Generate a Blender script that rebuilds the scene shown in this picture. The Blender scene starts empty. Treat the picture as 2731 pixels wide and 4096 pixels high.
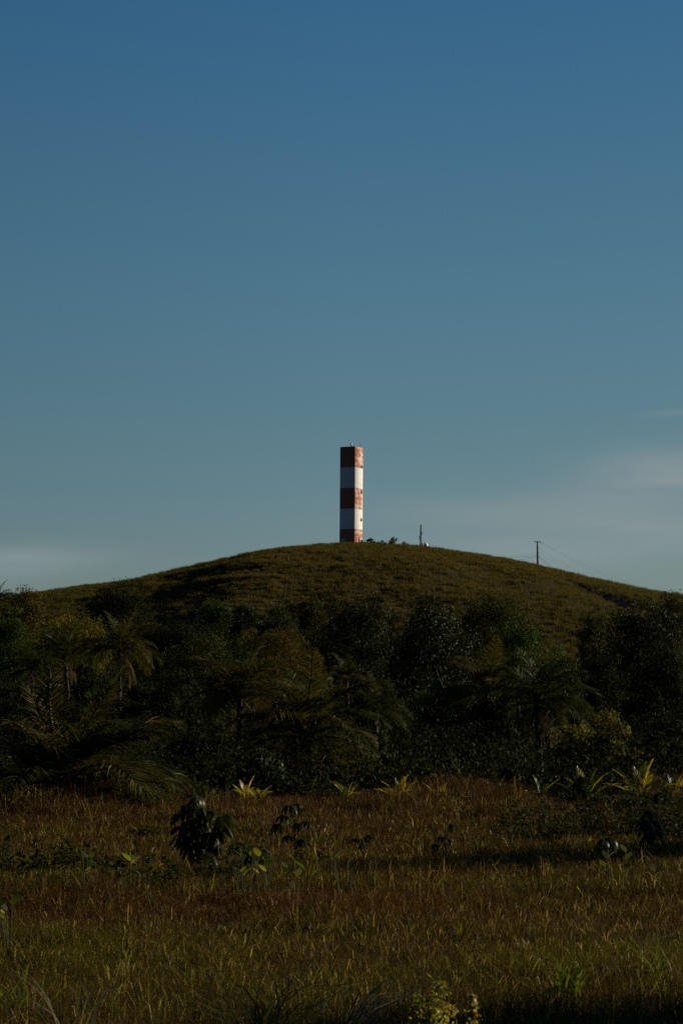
import bpy, math, random
import numpy as np
from mathutils import Vector, Matrix

# ---------------------------------------------------------------- camera, world, sun
scene = bpy.context.scene
COL = scene.collection
F = 4096 * 85 / 36.0                 # focal length in photo pixels
HORIZON = 2933.0
PITCH = math.atan((HORIZON - 2048) / F)
CAM_Z = 2.2

cam_data = bpy.data.cameras.new("camera")
cam_data.sensor_fit = 'VERTICAL'
cam_data.sensor_height = 36.0
cam_data.lens = 85.0
cam_data.clip_start = 0.2
cam_data.clip_end = 20000
cam_data.dof.use_dof = True
cam_data.dof.focus_distance = 130
cam_data.dof.aperture_fstop = 9.0
cam = bpy.data.objects.new("camera", cam_data)
COL.objects.link(cam)
cam.location = (0, 0, CAM_Z)
cam.rotation_euler = (math.pi / 2 + PITCH, 0, 0)
scene.camera = cam

SUN_AZ = math.radians(113)            # from the direction towards the camera, turning right
SUN_EL = math.radians(16)
sun_dir = Vector((math.sin(SUN_AZ) * math.cos(SUN_EL), -math.cos(SUN_AZ) * math.cos(SUN_EL), math.sin(SUN_EL)))

world = bpy.data.worlds.new("World")
scene.world = world
world.use_nodes = True
nt = world.node_tree
nt.nodes.clear()


def nn(tree, kind, **kw):
    n = tree.nodes.new(kind)
    for k, v in kw.items():
        setattr(n, k, v)
    return n


def mathn(tree, op, a, b=None, clamp=False):
    n = tree.nodes.new('ShaderNodeMath')
    n.operation = op
    n.use_clamp = clamp
    for i, v in enumerate((a, b)):
        if v is None:
            continue
        if isinstance(v, (int, float)):
            n.inputs[i].default_value = v
        else:
            tree.links.new(v, n.inputs[i])
    return n.outputs[0]


def ramp(tree, fac, stops, interp='LINEAR'):
    n = tree.nodes.new('ShaderNodeValToRGB')
    cr = n.color_ramp
    cr.interpolation = interp
    while len(cr.elements) < len(stops):
        cr.elements.new(0.5)
    for e, (p, c) in zip(cr.elements, stops):
        e.position = p
        e.color = (*c, 1) if len(c) == 3 else c
    tree.links.new(fac, n.inputs[0])
    return n.outputs[0]


def mixc(tree, fac, a, b, mode='MIX'):
    n = tree.nodes.new('ShaderNodeMix')
    n.data_type = 'RGBA'
    n.blend_type = mode
    n.clamp_factor = True
    for sock, v in ((n.inputs[0], fac), (n.inputs[6], a), (n.inputs[7], b)):
        if isinstance(v, (int, float)):
            sock.default_value = v
        elif isinstance(v, tuple):
            sock.default_value = (*v, 1) if len(v) == 3 else v
        else:
            tree.links.new(v, sock)
    return n.outputs[2]


SKY_STRENGTH = 0.08
sky = nn(nt, 'ShaderNodeTexSky', sky_type='NISHITA')
sky.sun_disc = False
sky.sun_elevation = SUN_EL
sky.sun_rotation = math.atan2(sun_dir.x, sun_dir.y)
sky.altitude = 0
sky.air_density = 1.0
sky.dust_density = 1.0
sky.ozone_density = 1.0
tc = nn(nt, 'ShaderNodeTexCoord')
sep = nn(nt, 'ShaderNodeSeparateXYZ')
nt.links.new(tc.outputs['Generated'], sep.inputs[0])
elev = sep.outputs['Z']
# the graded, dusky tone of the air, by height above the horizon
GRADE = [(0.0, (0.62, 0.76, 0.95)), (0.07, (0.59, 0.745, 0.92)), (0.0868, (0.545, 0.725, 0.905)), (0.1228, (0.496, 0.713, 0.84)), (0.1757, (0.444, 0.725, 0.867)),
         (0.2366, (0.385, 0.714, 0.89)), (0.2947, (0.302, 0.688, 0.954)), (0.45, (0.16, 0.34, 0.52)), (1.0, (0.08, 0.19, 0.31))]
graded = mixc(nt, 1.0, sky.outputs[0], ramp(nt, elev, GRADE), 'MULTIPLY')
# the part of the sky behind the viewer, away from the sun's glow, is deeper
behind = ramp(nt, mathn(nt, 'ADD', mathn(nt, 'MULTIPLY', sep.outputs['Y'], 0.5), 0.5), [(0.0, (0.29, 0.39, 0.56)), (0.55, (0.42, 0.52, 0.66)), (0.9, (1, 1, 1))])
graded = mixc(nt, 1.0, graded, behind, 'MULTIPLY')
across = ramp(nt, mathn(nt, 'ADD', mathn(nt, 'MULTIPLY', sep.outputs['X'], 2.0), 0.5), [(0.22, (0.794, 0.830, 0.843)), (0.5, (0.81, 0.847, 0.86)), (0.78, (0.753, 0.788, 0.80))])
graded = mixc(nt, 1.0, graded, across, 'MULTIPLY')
# thin cirrus low over the right and left of the hill
mp = nn(nt, 'ShaderNodeMapping')
mp.inputs['Scale'].default_value = (5, 5, 34)
mp.inputs['Rotation'].default_value = (0, math.radians(4), 0)
nt.links.new(tc.outputs['Generated'], mp.inputs[0])
nz = nn(nt, 'ShaderNodeTexNoise')
nz.inputs['Scale'].default_value = 1.7
nz.inputs['Detail'].default_value = 5
nz.inputs['Roughness'].default_value = 0.55
nt.links.new(mp.outputs[0], nz.inputs['Vector'])
cl = ramp(nt, nz.outputs[0], [(0.35, (0, 0, 0)), (0.65, (1, 1, 1))], 'EASE')
uu = mathn(nt, 'DIVIDE', sep.outputs['X'], sep.outputs['Y'])
vv = mathn(nt, 'DIVIDE', elev, sep.outputs['Y'])
clf = None
for u0, v0, su, sv, k in ((0.132, 0.1065, 0.036, 0.0105, 1.0), (0.108, 0.0800, 0.075, 0.0115, 1.0), (0.055, 0.0930, 0.060, 0.0090, 0.4), (-0.135, 0.0700, 0.035, 0.0075, 0.8), (0.137, 0.1330, 0.012, 0.0014, 0.2)):
    e1 = mathn(nt, 'POWER', mathn(nt, 'DIVIDE', mathn(nt, 'SUBTRACT', uu, u0), su), 2.0)
    e2 = mathn(nt, 'POWER', mathn(nt, 'DIVIDE', mathn(nt, 'SUBTRACT', vv, mathn(nt, 'ADD', v0, mathn(nt, 'MULTIPLY', mathn(nt, 'SUBTRACT', uu, u0), 0.06))), sv), 2.0)
    gsn = mathn(nt, 'MULTIPLY', mathn(nt, 'EXPONENT', mathn(nt, 'MULTIPLY', mathn(nt, 'ADD', e1, e2), -1.0)), k)
    clf = gsn if clf is None else mathn(nt, 'ADD', clf, gsn)
clf = mathn(nt, 'MULTIPLY', clf, mathn(nt, 'ADD', mathn(nt, 'MULTIPLY', cl, 0.6), 0.5), True)
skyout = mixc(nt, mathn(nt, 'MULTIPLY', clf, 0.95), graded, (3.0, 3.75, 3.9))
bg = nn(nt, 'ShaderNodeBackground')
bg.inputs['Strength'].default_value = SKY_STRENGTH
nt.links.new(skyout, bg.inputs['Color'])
wo = nn(nt, 'ShaderNodeOutputWorld')
nt.links.new(bg.outputs[0], wo.inputs['Surface'])

sun_data = bpy.data.lights.new("sun", 'SUN')
sun_data.energy = 4.7
sun_data.angle = math.radians(0.5)
sun_data.color = (1.0, 0.89, 0.70)
sun = bpy.data.objects.new("sun", sun_data)
COL.objects.link(sun)
sun.location = sun_dir * 300
sun.rotation_euler = sun_dir.to_track_quat('Z', 'Y').to_euler()

scene.view_settings.view_transform = 'Standard'
scene.view_settings.look = 'None'
scene.view_settings.exposure = 0.0
scene.view_settings.gamma = 1.0
scene.view_settings.use_curve_mapping = False
scene.cycles.use_denoising = False
scene.cycles.max_bounces = 6
scene.cycles.diffuse_bounces = 3
scene.cycles.transparent_max_bounces = 4


# ---------------------------------------------------------------- photo geometry
def ray(px, row):
    vx, vy = px - 1365.5, 2048 - row
    return np.array([vx, F * math.cos(PITCH) - vy * math.sin(PITCH), F * math.sin(PITCH) + vy * math.cos(PITCH)])


def at(px, row, d):
    """world point at depth d that the photo shows at (px, row)"""
    r = ray(px, row)
    return np.array([0, 0, CAM_Z]) + r * (d / r[1])


# ---------------------------------------------------------------- numpy helpers
class Noise:
    def __init__(self, seed):
        self.g = np.random.default_rng(seed).random((256, 256))

    def __call__(self, x, y, s):
        x = np.asarray(x, float) / s + 1000
        y = np.asarray(y, float) / s + 1000
        xi, yi = np.floor(x).astype(int), np.floor(y).astype(int)
        fx, fy = x - xi, y - yi
        fx, fy = fx * fx * (3 - 2 * fx), fy * fy * (3 - 2 * fy)
        g = self.g
        a, b = g[xi % 256, yi % 256], g[(xi + 1) % 256, yi % 256]
        c, d = g[xi % 256, (yi + 1) % 256], g[(xi + 1) % 256, (yi + 1) % 256]
        return (a * (1 - fx) + b * fx) * (1 - fy) + (c * (1 - fx) + d * fx) * fy

    def fbm(self, x, y, s):
        return (self(x, y, s) * 4 + self(x + 71, y, s / 2) * 2 + self(x, y + 37, s / 4)) / 7


N1, N2, N3 = Noise(1), Noise(2), Noise(3)


def link(name, mesh, parent=None):
    o = bpy.data.objects.new(name, mesh)
    COL.objects.link(o)
    if parent is not None:
        o.parent = parent
    return o


def tag(o, label=None, cat=None, group=None, kind=None):
    for k, v in (('label', label), ('category', cat), ('group', group), ('kind', kind)):
        if v:
            o[k] = v
    return o


def empty(name, loc, label, cat, group=None, rz=0.0):
    o = bpy.data.objects.new(name, None)
    o.empty_display_size = 0.3
    COL.objects.link(o)
    o.location = [float(v) for v in loc]
    o.rotation_euler = (0, 0, rz)
    return tag(o, label, cat, group)


class Geo:
    """collects vertices, quads/tris and one albedo per face, then becomes ONE mesh"""

    def __init__(self):
        self.v, self.f, self.c, self.n = [], [], [], 0

    def add(self, verts, quads, cols):
        verts = np.asarray(verts, np.float32).reshape(-1, 3)
        quads = np.asarray(quads, np.int64).reshape(-1, 4)
        cols = np.asarray(cols, np.float32)
        if cols.ndim == 1:
            cols = np.tile(cols, (len(quads), 1))
        self.v.append(verts)
        self.f.append(quads + self.n)
        self.c.append(cols)
        self.n += len(verts)

    def ribbons(self, P, W, S, C):
        """P (N,K,3) centre lines, W (N,K) widths, S (N,3) side vectors, C (N,3)"""
        N, K, _ = P.shape
        off = S[:, None, :] * (W[:, :, None] * 0.5)
        V = np.stack([P - off, P + off], 2).reshape(-1, 3)
        base = (np.arange(N) * K * 2)[:, None] + (np.arange(K - 1) * 2)[None, :]
        Q = np.stack([base, base + 1, base + 3, base + 2], -1).reshape(-1, 4)
        self.add(V, Q, np.repeat(C, K - 1, 0))

    def leaves(self, P, A, Nn, L, Wd, C, fold=0.12):
        """rhombic leaves: P base (N,3), A axis, Nn normal, L length, Wd width"""
        A = A / (np.linalg.norm(A, axis=1, keepdims=True) + 1e-9)
        S = np.cross(A, Nn)
        S /= (np.linalg.norm(S, axis=1, keepdims=True) + 1e-9)
        up = np.cross(S, A)
        mid = P + A * (L * 0.45)[:, None]
        lift = up * (Wd * fold)[:, None]
        V = np.stack([P, mid + S * (Wd / 2)[:, None] + lift, P + A * L[:, None], mid - S * (Wd / 2)[:, None] + lift], 1)
        Q = (np.arange(len(P)) * 4)[:, None] + np.arange(4)[None, :]
        self.add(V.reshape(-1, 3), Q, C)

    def tube(self, pts, radii, col, sides=6):
        pts = np.asarray(pts, float)
        radii = np.broadcast_to(np.asarray(radii, float), (len(pts),))
        T = np.gradient(pts, axis=0)
        T /= (np.linalg.norm(T, axis=1, keepdims=True) + 1e-9)
        ref = np.array([0, 0, 1.0]) if abs(T[:, 2]).mean() < 0.7 else np.array([1.0, 0, 0])
        S = np.cross(T, ref)
        S /= (np.linalg.norm(S, axis=1, keepdims=True) + 1e-9)
        U = np.cross(S, T)
        a = np.arange(sides) * 2 * math.pi / sides
        V = pts[:, None, :] + radii[:, None, None] * (np.cos(a)[None, :, None] * S[:, None, :] + np.sin(a)[None, :, None] * U[:, None, :])
        K = len(pts)
        Q = []
        for i in range(K - 1):
            for j in range(sides):
                k = (j + 1) % sides
                Q.append([i * sides + j, i * sides + k, (i + 1) * sides + k, (i + 1) * sides + j])
        V = np.concatenate([V.reshape(-1, 3), pts[:1], pts[-1:]])
        n0 = K * sides
        for j in range(sides):
            k = (j + 1) % sides
            Q.append([k, j, n0, n0])
            Q.append([(K - 1) * sides + j, (K - 1) * sides + k, n0 + 1, n0 + 1])
        self.add(V, Q, col)

    def box(self, c, s, col, R=None):
        c, s = np.asarray(c, float), np.asarray(s, float) / 2
        V = np.array([[x, y, z] for x in (-1, 1) for y in (-1, 1) for z in (-1, 1)], float) * s
        if R is not None:
            V = V @ np.asarray(R).T
        self.add(V + c, [[0, 1, 3, 2], [4, 6, 7, 5], [0, 4, 5, 1], [2, 3, 7, 6], [0, 2, 6, 4], [1, 5, 7, 3]], col)

    def mesh(self, name, mat, smooth=False):
        V = np.concatenate(self.v)
        Fq = np.concatenate(self.f)
        C = np.concatenate(self.c)
        tri = Fq[:, 2] == Fq[:, 3]
        order = np.argsort(tri, kind='stable')
        Fq, C, tri = Fq[order], C[order], tri[order]
        nq, ntr = int((~tri).sum()), int(tri.sum())
        loops = np.concatenate([Fq[:nq].reshape(-1), Fq[nq:, :3].reshape(-1)]).astype(np.int32)
        me = bpy.data.meshes.new(name)
        me.vertices.add(len(V))
        me.vertices.foreach_set("co", V.astype(np.float32).reshape(-1))
        me.loops.add(len(loops))
        me.loops.foreach_set("vertex_index", loops)
        me.polygons.add(nq + ntr)
        starts = np.concatenate([np.arange(nq) * 4, nq * 4 + np.arange(ntr) * 3]).astype(np.int32)
        me.polygons.foreach_set("loop_start", starts)
        if smooth:
            me.polygons.foreach_set("use_smooth", np.ones(nq + ntr, bool))
        me.update(calc_edges=True)
        at_ = me.attributes.new("tint", 'FLOAT_COLOR', 'FACE')
        at_.data.foreach_set("color", np.concatenate([C, np.ones((len(C), 1), np.float32)], 1).astype(np.float32).reshape(-1))
        me.materials.append(mat)
        return me

    def build(self, name, mat, parent=None, smooth=False):
        return link(name, self.mesh(name, mat, smooth), parent)


# ---------------------------------------------------------------- materials
def new_mat(name):
    m = bpy.data.materials.new(name)
    m.use_nodes = True
    t = m.node_tree
    b = t.nodes['Principled BSDF']
    return m, t, b


def leaf_mat(name, rough=0.45, spec=0.5, trans=0.3, glow=1.6):
    m, t, b = new_mat(name)
    a = nn(t, 'ShaderNodeAttribute', attribute_name="tint")
    t.links.new(a.outputs['Color'], b.inputs['Base Color'])
    b.inputs['Roughness'].default_value = rough
    b.inputs['Specular IOR Level'].default_value = spec
    tr = nn(t, 'ShaderNodeBsdfTranslucent')
    c2 = mixc(t, 1.0, a.outputs['Color'], (glow, glow * 0.98, glow * 0.5), 'MULTIPLY')
    t.links.new(c2, tr.inputs['Color'])
    mx = nn(t, 'ShaderNodeMixShader')
    mx.inputs[0].default_value = trans
    t.links.new(b.outputs[0], mx.inputs[1])
    t.links.new(tr.outputs[0], mx.inputs[2])
    t.links.new(mx.outputs[0], t.nodes['Material Output'].inputs['Surface'])
    return m


def plain_mat(name, rough=0.7, metallic=0.0, spec=0.4, bump=0.0, bscale=20):
    """albedo from the mesh, broken up with a little dirt"""
    m, t, b = new_mat(name)
    a = nn(t, 'ShaderNodeAttribute', attribute_name="tint")
    tcx = nn(t, 'ShaderNodeTexCoord')
    no = nn(t, 'ShaderNodeTexNoise')
    no.inputs['Scale'].default_value = bscale
    no.inputs['Detail'].default_value = 4
    t.links.new(tcx.outputs['Object'], no.inputs['Vector'])
    d = ramp(t, no.outputs[0], [(0.3, (0.7, 0.7, 0.7)), (0.7, (1.1, 1.1, 1.1))])
    t.links.new(mixc(t, 1.0, a.outputs['Color'], d, 'MULTIPLY'), b.inputs['Base Color'])
    b.inputs['Roughness'].default_value = rough
    b.inputs['Metallic'].default_value = metallic
    b.inputs['Specular IOR Level'].default_value = spec
    if bump:
        bp = nn(t, 'ShaderNodeBump')
        bp.inputs['Strength'].default_value = bump
        t.links.new(no.outputs[0], bp.inputs['Height'])
        t.links.new(bp.outputs[0], b.inputs['Normal'])
    return m


M_LEAF = leaf_mat("foliage", 0.7, 0.05, 0.2)
M_GLOSS = leaf_mat("glossy foliage", 0.5, 0.06, 0.2)
M_PALM = leaf_mat("palm frond", 0.5, 0.05, 0.2)
M_YPALM = leaf_mat("young palm frond", 0.4, 0.5, 0.45, 2.0)
M_GRASS = leaf_mat("grass blade", 0.5, 0.06, 0.33, 1.4)
M_HILL = leaf_mat("hill grass", 0.6, 0.03, 0.3, 1.4)
M_SAP = leaf_mat("sapling leaf", 0.42, 0.12, 0.32, 1.9)
M_BARK = plain_mat("bark", 0.9, bump=0.5, bscale=9)
M_POLE = plain_mat("weathered pole", 0.9, spec=0.05)
M_METAL = plain_mat("painted metal", 0.45, bscale=12)
M_WIRE = plain_mat("wire", 0.6)


# ---------------------------------------------------------------- terrain
PROF_Y = np.array([0, 72, 120, 170, 220, 270, 305, 330, 355, 380, 405, 430, 450, 475, 520, 600, 750, 1000])
PROF_Z = np.array([0, 0, 0.5, 1.3, 2.8, 5.6, 9.2, 13.8, 20.5, 26.3, 30.6, 33.6, 34.6, 34.2, 29.5, 17, 4, 0.0])


def smooth_interp(x, xp, fp):
    x = np.clip(x, xp[0], xp[-1])
    m = np.gradient(fp, xp)
    i = np.clip(np.searchsorted(xp, x) - 1, 0, len(xp) - 2)
    h = xp[i + 1] - xp[i]
    t = (x - xp[i]) / h
    return ((2 * t**3 - 3 * t**2 + 1) * fp[i] + (t**3 - 2 * t**2 + t) * h * m[i] + (-2 * t**3 + 3 * t**2) * fp[i + 1] + (t**3 - t**2) * h * m[i + 1])


# skyline of the hill as the photo shows it
SK = np.array([(-700, 1480), (-300, 1420), (0, 1376), (90, 1362), (200, 1345), (300, 1332), (400, 1311), (500, 1287), (600, 1267), (700, 1255),
               (780, 1248.5), (860, 1249), (950, 1255), (1050, 1268), (1150, 1282), (1250, 1303), (1350, 1327), (1450, 1350),
               (1568, 1369), (1900, 1425), (2300, 1500)]) * 1.74171
RIDGE_D = 440.0
sk_x = (SK[:, 0] - 1365.5) / F * RIDGE_D
sk_el = np.array([(lambda r: r[2] / r[1])(ray(a, b)) for a, b in SK])
sk_h = sk_el / sk_el.max()


def hill_gain(x):
    return np.clip(smooth_interp(np.asarray(x, float), sk_x, sk_h), 0.25, 1.8)


SCAR = (2440, 2440)
scar_xy = (41.5, 384.0)


def scar_mask(x, y):
    """erosion scar: steep on the left, running out to the right"""
    dx, dy = np.asarray(x, float) - scar_xy[0], np.asarray(y, float) - scar_xy[1]
    dx = dx + 0.20 * dy + (N3(x, y, 3.0) - 0.5) * 1.6
    left = np.clip((dx + 3.0) / 0.9, 0, 1)
    right = np.clip((6.0 - dx) / 6.5, 0, 1)
    ver = np.clip(1 - np.abs(dy / 15.0) ** 3, 0, 1)
    return left * right * ver


def ground_z(x, y):
    x, y = np.asarray(x, float), np.asarray(y, float)
    g = hill_gain(x)
    z = smooth_interp(y, PROF_Y, PROF_Z)
    blend = np.clip((y - 120) / 180, 0, 1)
    z = z * (1 + (g - 1) * blend)
    onhill = np.clip((y - 290) / 40, 0, 1) * np.clip((640 - y) / 100, 0, 1)
    calm = 1 - 0.75 * np.clip((y - 385) / 40, 0, 1)
    z = z + onhill * ((N1.fbm(x, y, 12) - 0.5) * 1.1 * calm + (N2(x, y, 2.2) - 0.5) * 0.2 + (N3(x, y, 5.5) - 0.5) * 0.4 * calm)
    field = np.clip((80 - y) / 10, 0, 1)
    z = z + field * (N2.fbm(x, y, 9) - 0.5) * 0.28
    slope = np.clip((y - 318) / 25, 0, 1) * np.clip((418 - y) / 45, 0, 1)
    for fx, fw, fh, sk in ((-13.0, 4.5, 1.9, -0.10), (-3.0, 4.0, -1.5, -0.02), (-27.0, 5.0, -1.6, -0.22), (-38.0, 5.0, 1.3, -0.3), (14.0, 6.0, 1.2, 0.10), (24.0, 4.5, -1.3, 0.16), (33.0, 4.0, 1.0, 0.2)):
        z = z + 0.27 * slope * fh * np.exp(-((x - fx - sk * (380 - y)) / fw) ** 2)
    z = z - scar_mask(x, y) * 2.6
    return z


# match the skyline: the highest sight line per column should meet the photo's
ys_ = np.linspace(330, 480, 160)
for it in range(4):
    cur = np.array([np.max((ground_z(u / RIDGE_D * ys_, ys_) + 0.10 - CAM_Z) / ys_) for u in sk_x])
    sk_h = sk_h * np.clip(sk_el / np.maximum(cur, 1e-3), 0.8, 1.25)
PEAK_SCALE = 1.0


def grid_mesh(name, xs, ys, mat, attr=True):
    X, Y = np.meshgrid(xs, ys)
    Z = ground_z(X, Y)
    V = np.stack([X, Y, Z], -1).reshape(-1, 3)
    nx, ny = len(xs), len(ys)
    i = np.arange((nx - 1) * (ny - 1))
    r, c = i // (nx - 1), i % (nx - 1)
    b = r * nx + c
    Q = np.stack([b, b + 1, b + nx + 1, b + nx], -1)
    g = Geo()
    g.add(V, Q, np.zeros(3))
    o = g.build(name, mat, smooth=True)
    a = o.data.attributes.new("bare", 'FLOAT', 'POINT')
    a.data.foreach_set("value", scar_mask(X, Y).reshape(-1).astype(np.float32))
    return o


def ground_material():
    m, t, b = new_mat("soil and thatch")
    geo = nn(t, 'ShaderNodeNewGeometry')
    n1 = nn(t, 'ShaderNodeTexNoise')
    n1.inputs['Scale'].default_value = 0.35
    n1.inputs['Detail'].default_value = 8
    t.links.new(geo.outputs['Position'], n1.inputs['Vector'])
    n2 = nn(t, 'ShaderNodeTexNoise')
    n2.inputs['Scale'].default_value = 6
    n2.inputs['Detail'].default_value = 6
    t.links.new(geo.outputs['Position'], n2.inputs['Vector'])
    c1 = ramp(t, n1.outputs[0], [(0.35, (0.030, 0.027, 0.006)), (0.5, (0.045, 0.032, 0.009)), (0.65, (0.055, 0.032, 0.010))])
    c2 = ramp(t, n2.outputs[0], [(0.3, (0.5, 0.5, 0.5)), (0.7, (1.3, 1.3, 1.3))])
    base = mixc(t, 1.0, c1, c2, 'MULTIPLY')
    a = nn(t, 'ShaderNodeAttribute', attribute_name="bare")
    n3 = nn(t, 'ShaderNodeTexNoise')
    n3.inputs['Scale'].default_value = 0.9
    n3.inputs['Detail'].default_value = 6
    t.links.new(geo.outputs['Position'], n3.inputs['Vector'])
    earth = ramp(t, n3.outputs[0], [(0.35, (0.16, 0.07, 0.04)), (0.55, (0.20, 0.13, 0.10)), (0.7, (0.24, 0.19, 0.17))])
    fac = ramp(t, a.outputs['Fac'], [(0.10, (0, 0, 0)), (0.35, (1, 1, 1))])
    t.links.new(mixc(t, fac, base, earth), b.inputs['Base Color'])
    b.inputs['Roughness'].default_value = 0.95
    b.inputs['Specular IOR Level'].default_value = 0.1
    bp = nn(t, 'ShaderNodeBump')
    bp.inputs['Strength'].default_value = 0.7
    bp.inputs['Distance'].default_value = 0.15
    t.links.new(n2.outputs[0], bp.inputs['Height'])
    t.links.new(bp.outputs[0], b.inputs['Normal'])
    return m


M_GROUND = ground_material()
xs = np.unique(np.concatenate([np.array([-6000, -3500, -2000, -1200, -700, -450, -300, -220, -170, -140.0]), np.arange(-120, 121, 1.0), np.array([140, 170, 220, 300, 450, 700, 1200, 2000, 3500, 6000.0])]))
ys = np.unique(np.concatenate([np.array([-400, -100, -30.0]), np.arange(0, 90, 1.5), np.arange(90, 320, 4.0), np.arange(320, 470, 1.0), np.arange(470, 700, 8.0), np.array([700, 760, 850, 1000, 1400, 2200, 3500, 6000, 9000.0])]))
tag(grid_mesh("ground", xs, ys, M_GROUND), kind='structure')


def jitter_cols(rng, n, cols, weights=None, var=0.25):
    cols = np.asarray(cols, float)
    k = rng.choice(len(cols), n, p=weights)
    c = cols[k] * (1 + var * rng.standard_normal((n, 1))) * (1 + 0.08 * rng.standard_normal((n, 3)))
    return np.clip(c, 0.002, 0.9)


# ---------------------------------------------------------------- hillside grass
def hill_grass():
    rng = np.random.default_rng(11)
    n = 70000
    y = 318 + (458 - 318) * rng.random(n)
    x = (rng.random(n) * 2 - 1) * (0.155 * y + 12)
    keep = scar_mask(x, y) < 0.25 + 0.25 * rng.random(n)
    tus = np.clip((N1(x, y, 1.15) - 0.42) * 3.2, 0, 1) * (0.55 + 0.45 * N2(x, y, 7))
    keep &= rng.random(n) < 0.5 + 0.5 * tus
    x, y, tus = x[keep], y[keep], tus[keep]
    n = len(x)
    z = ground_z(x, y)
    nb = 15
    bx = np.repeat(x, nb) + rng.normal(0, 0.24, n * nb)
    by = np.repeat(y, nb) + rng.normal(0, 0.24, n * nb)
    bz = np.repeat(z, nb) - 0.05
    N = n * nb
    h = (0.28 + 0.36 * np.repeat(tus, nb)) * (0.6 + 0.7 * rng.random(N))
    az = rng.random(N) * 2 * math.pi
    lean = h * (0.15 + 0.55 * rng.random(N))
    D = np.stack([np.cos(az), np.sin(az), np.zeros(N)], 1)
    P0 = np.stack([bx, by, bz], 1)
    P = np.stack([P0, P0 + D * (lean * 0.35)[:, None] + [0, 0, 1] * (h * 0.6)[:, None], P0 + D * lean[:, None] + [0, 0, 1] * h[:, None]], 1)
    w = 0.05 * (0.6 + 0.8 * rng.random(N))
    W = np.stack([w, w * 0.8, w * 0.15], 1)
    sa = rng.random(N) * 2 * math.pi
    S = np.stack([np.cos(sa), np.sin(sa), np.zeros(N)], 1)
    mix = np.clip(np.repeat((N3.fbm(x, y, 22) - 0.5) * 2.4 + 0.48, nb) + rng.normal(0, 0.18, N), 0, 1)[:, None]
    green, brown = np.array([0.076, 0.074, 0.012]), np.array([0.112, 0.082, 0.019])
    C = (green * (1 - mix) + brown * mix) * (1 + 0.22 * rng.standard_normal((N, 1)))
    g = Geo()
    g.ribbons(P, W, S, np.clip(C, 0.004, 1))
    tag(g.build("hillside_grass", M_HILL), kind='stuff', label='short tufted olive grass covering the hill', cat='grass')


hill_grass()


# ---------------------------------------------------------------- field grass
def field_grass(name, seed, count, hrange, wbase, palette, d0, d1, density, label, lean=0.5, tufted=0.55):
    rng = np.random.default_rng(seed)
    n = count * 5
    # uniform in area of the widening strip the photo looks over
    u = rng.random(n)
    a, b = 0.141, 3.2
    A0, A1 = a * d0 * d0 + 2 * b * d0, a * d1 * d1 + 2 * b * d1
    A = A0 + u * (A1 - A0)
    y = (-2 * b + np.sqrt(4 * b * b + 4 * a * A)) / (2 * a)
    x = (rng.random(n) * 2 - 1) * (a * y + b)
    # nearer blades stand denser, far ones wider
    keep = rng.random(n) < density(x, y) * np.clip(30 / y, 0.28, 1.0)
    x, y = x[keep][:count], y[keep][:count]
    N = len(x)
    # most blades grow in tussocks: pull them to shared crowns and let them fan out
    per = 14
    hub = np.arange(N) // per * per
    tuft = (rng.random(N) < tufted) & (hub < N)
    hx, hy = x[hub], y[hub]
    ta, tr = rng.random(N) * 6.2832, np.abs(rng.normal(0, 0.07, N))
    x = np.where(tuft, hx + np.cos(ta) * tr, x)
    y = np.where(tuft, hy + np.sin(ta) * tr, y)
    z = ground_z(x, y) - 0.02
    tall = (0.18 + 0.62 * N2(x, y, 1.7) ** 1.3 + 0.5 * N1(x, y, 0.5) ** 2 + 0.45 * N3(x, y, 4.0) ** 2) * np.interp(y, [14, 30, 50, 62], [0.72, 0.8, 1.0, 1.1]) * (1 + np.clip((y - 56) / 10, 0, 1) * (1.5 * N3(x, x * 0 + 5, 2.2) - 0.65 + 0.5 * np.clip(np.abs(x) / 9, 0, 1) ** 2))
    h = (hrange[0] + (hrange[1] - hrange[0]) * rng.random(N)) * tall
    az = np.where(tuft, ta + rng.normal(0, 0.5, N), rng.random(N) * 6.2832)
    ln = h * lean * np.abs(rng.normal(0.6, 0.6, N))
    ln = np.minimum(ln, h * 1.6)
    D = np.stack([np.cos(az), np.sin(az), np.zeros(N)], 1)
    P0 = np.stack([x, y, z], 1)
    up = np.array([0, 0, 1.0])
    P = np.stack([P0, P0 + D * (ln * 0.15)[:, None] + up * (h * 0.45)[:, None],
                  P0 + D * (ln * 0.5)[:, None] + up * (h * 0.82)[:, None],
                  P0 + D * ln[:, None] + up * (h * (1 - 0.35 * np.clip(ln / h, 0, 1.4)))[:, None]], 1)
    w = wbase * (0.5 + 0.7 * rng.random(N) + 1.4 * rng.random(N) ** 6) * np.clip(y / 26, 0.75, 2.0)
    W = np.stack([w * 0.8, w, w * 0.7, w * 0.1], 1)
    sa = rng.random(N) * 2 * math.pi
    S = np.stack([np.cos(sa), np.sin(sa), np.zeros(N)], 1)
    C = palette(rng, x, y, N)
    g = Geo()
    g.ribbons(P, W, S, np.clip(C, 0.004, 1))
    return tag(g.build(name, M_GRASS), kind='stuff', label=label, cat='grass')


def greenness(x, y):
    """0 dry, 1 green: belts of wetter ground across the field"""
    yy = y + (N1.fbm(x, y, 14) - 0.5) * 9
    belts = [(12, .45), (14.5, .35), (16.5, .2), (18.5, .68), (22, .75), (25, .55), (28, .2), (31, .2), (35, .8), (41, .85), (46, .45), (53, .2), (62, .12), (75, .25)]
    by, bv = np.array(belts).T
    return np.clip(np.interp(yy, by, bv) + (N3.fbm(x, y, 3) - 0.5) * 1.5, 0, 1)


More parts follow.
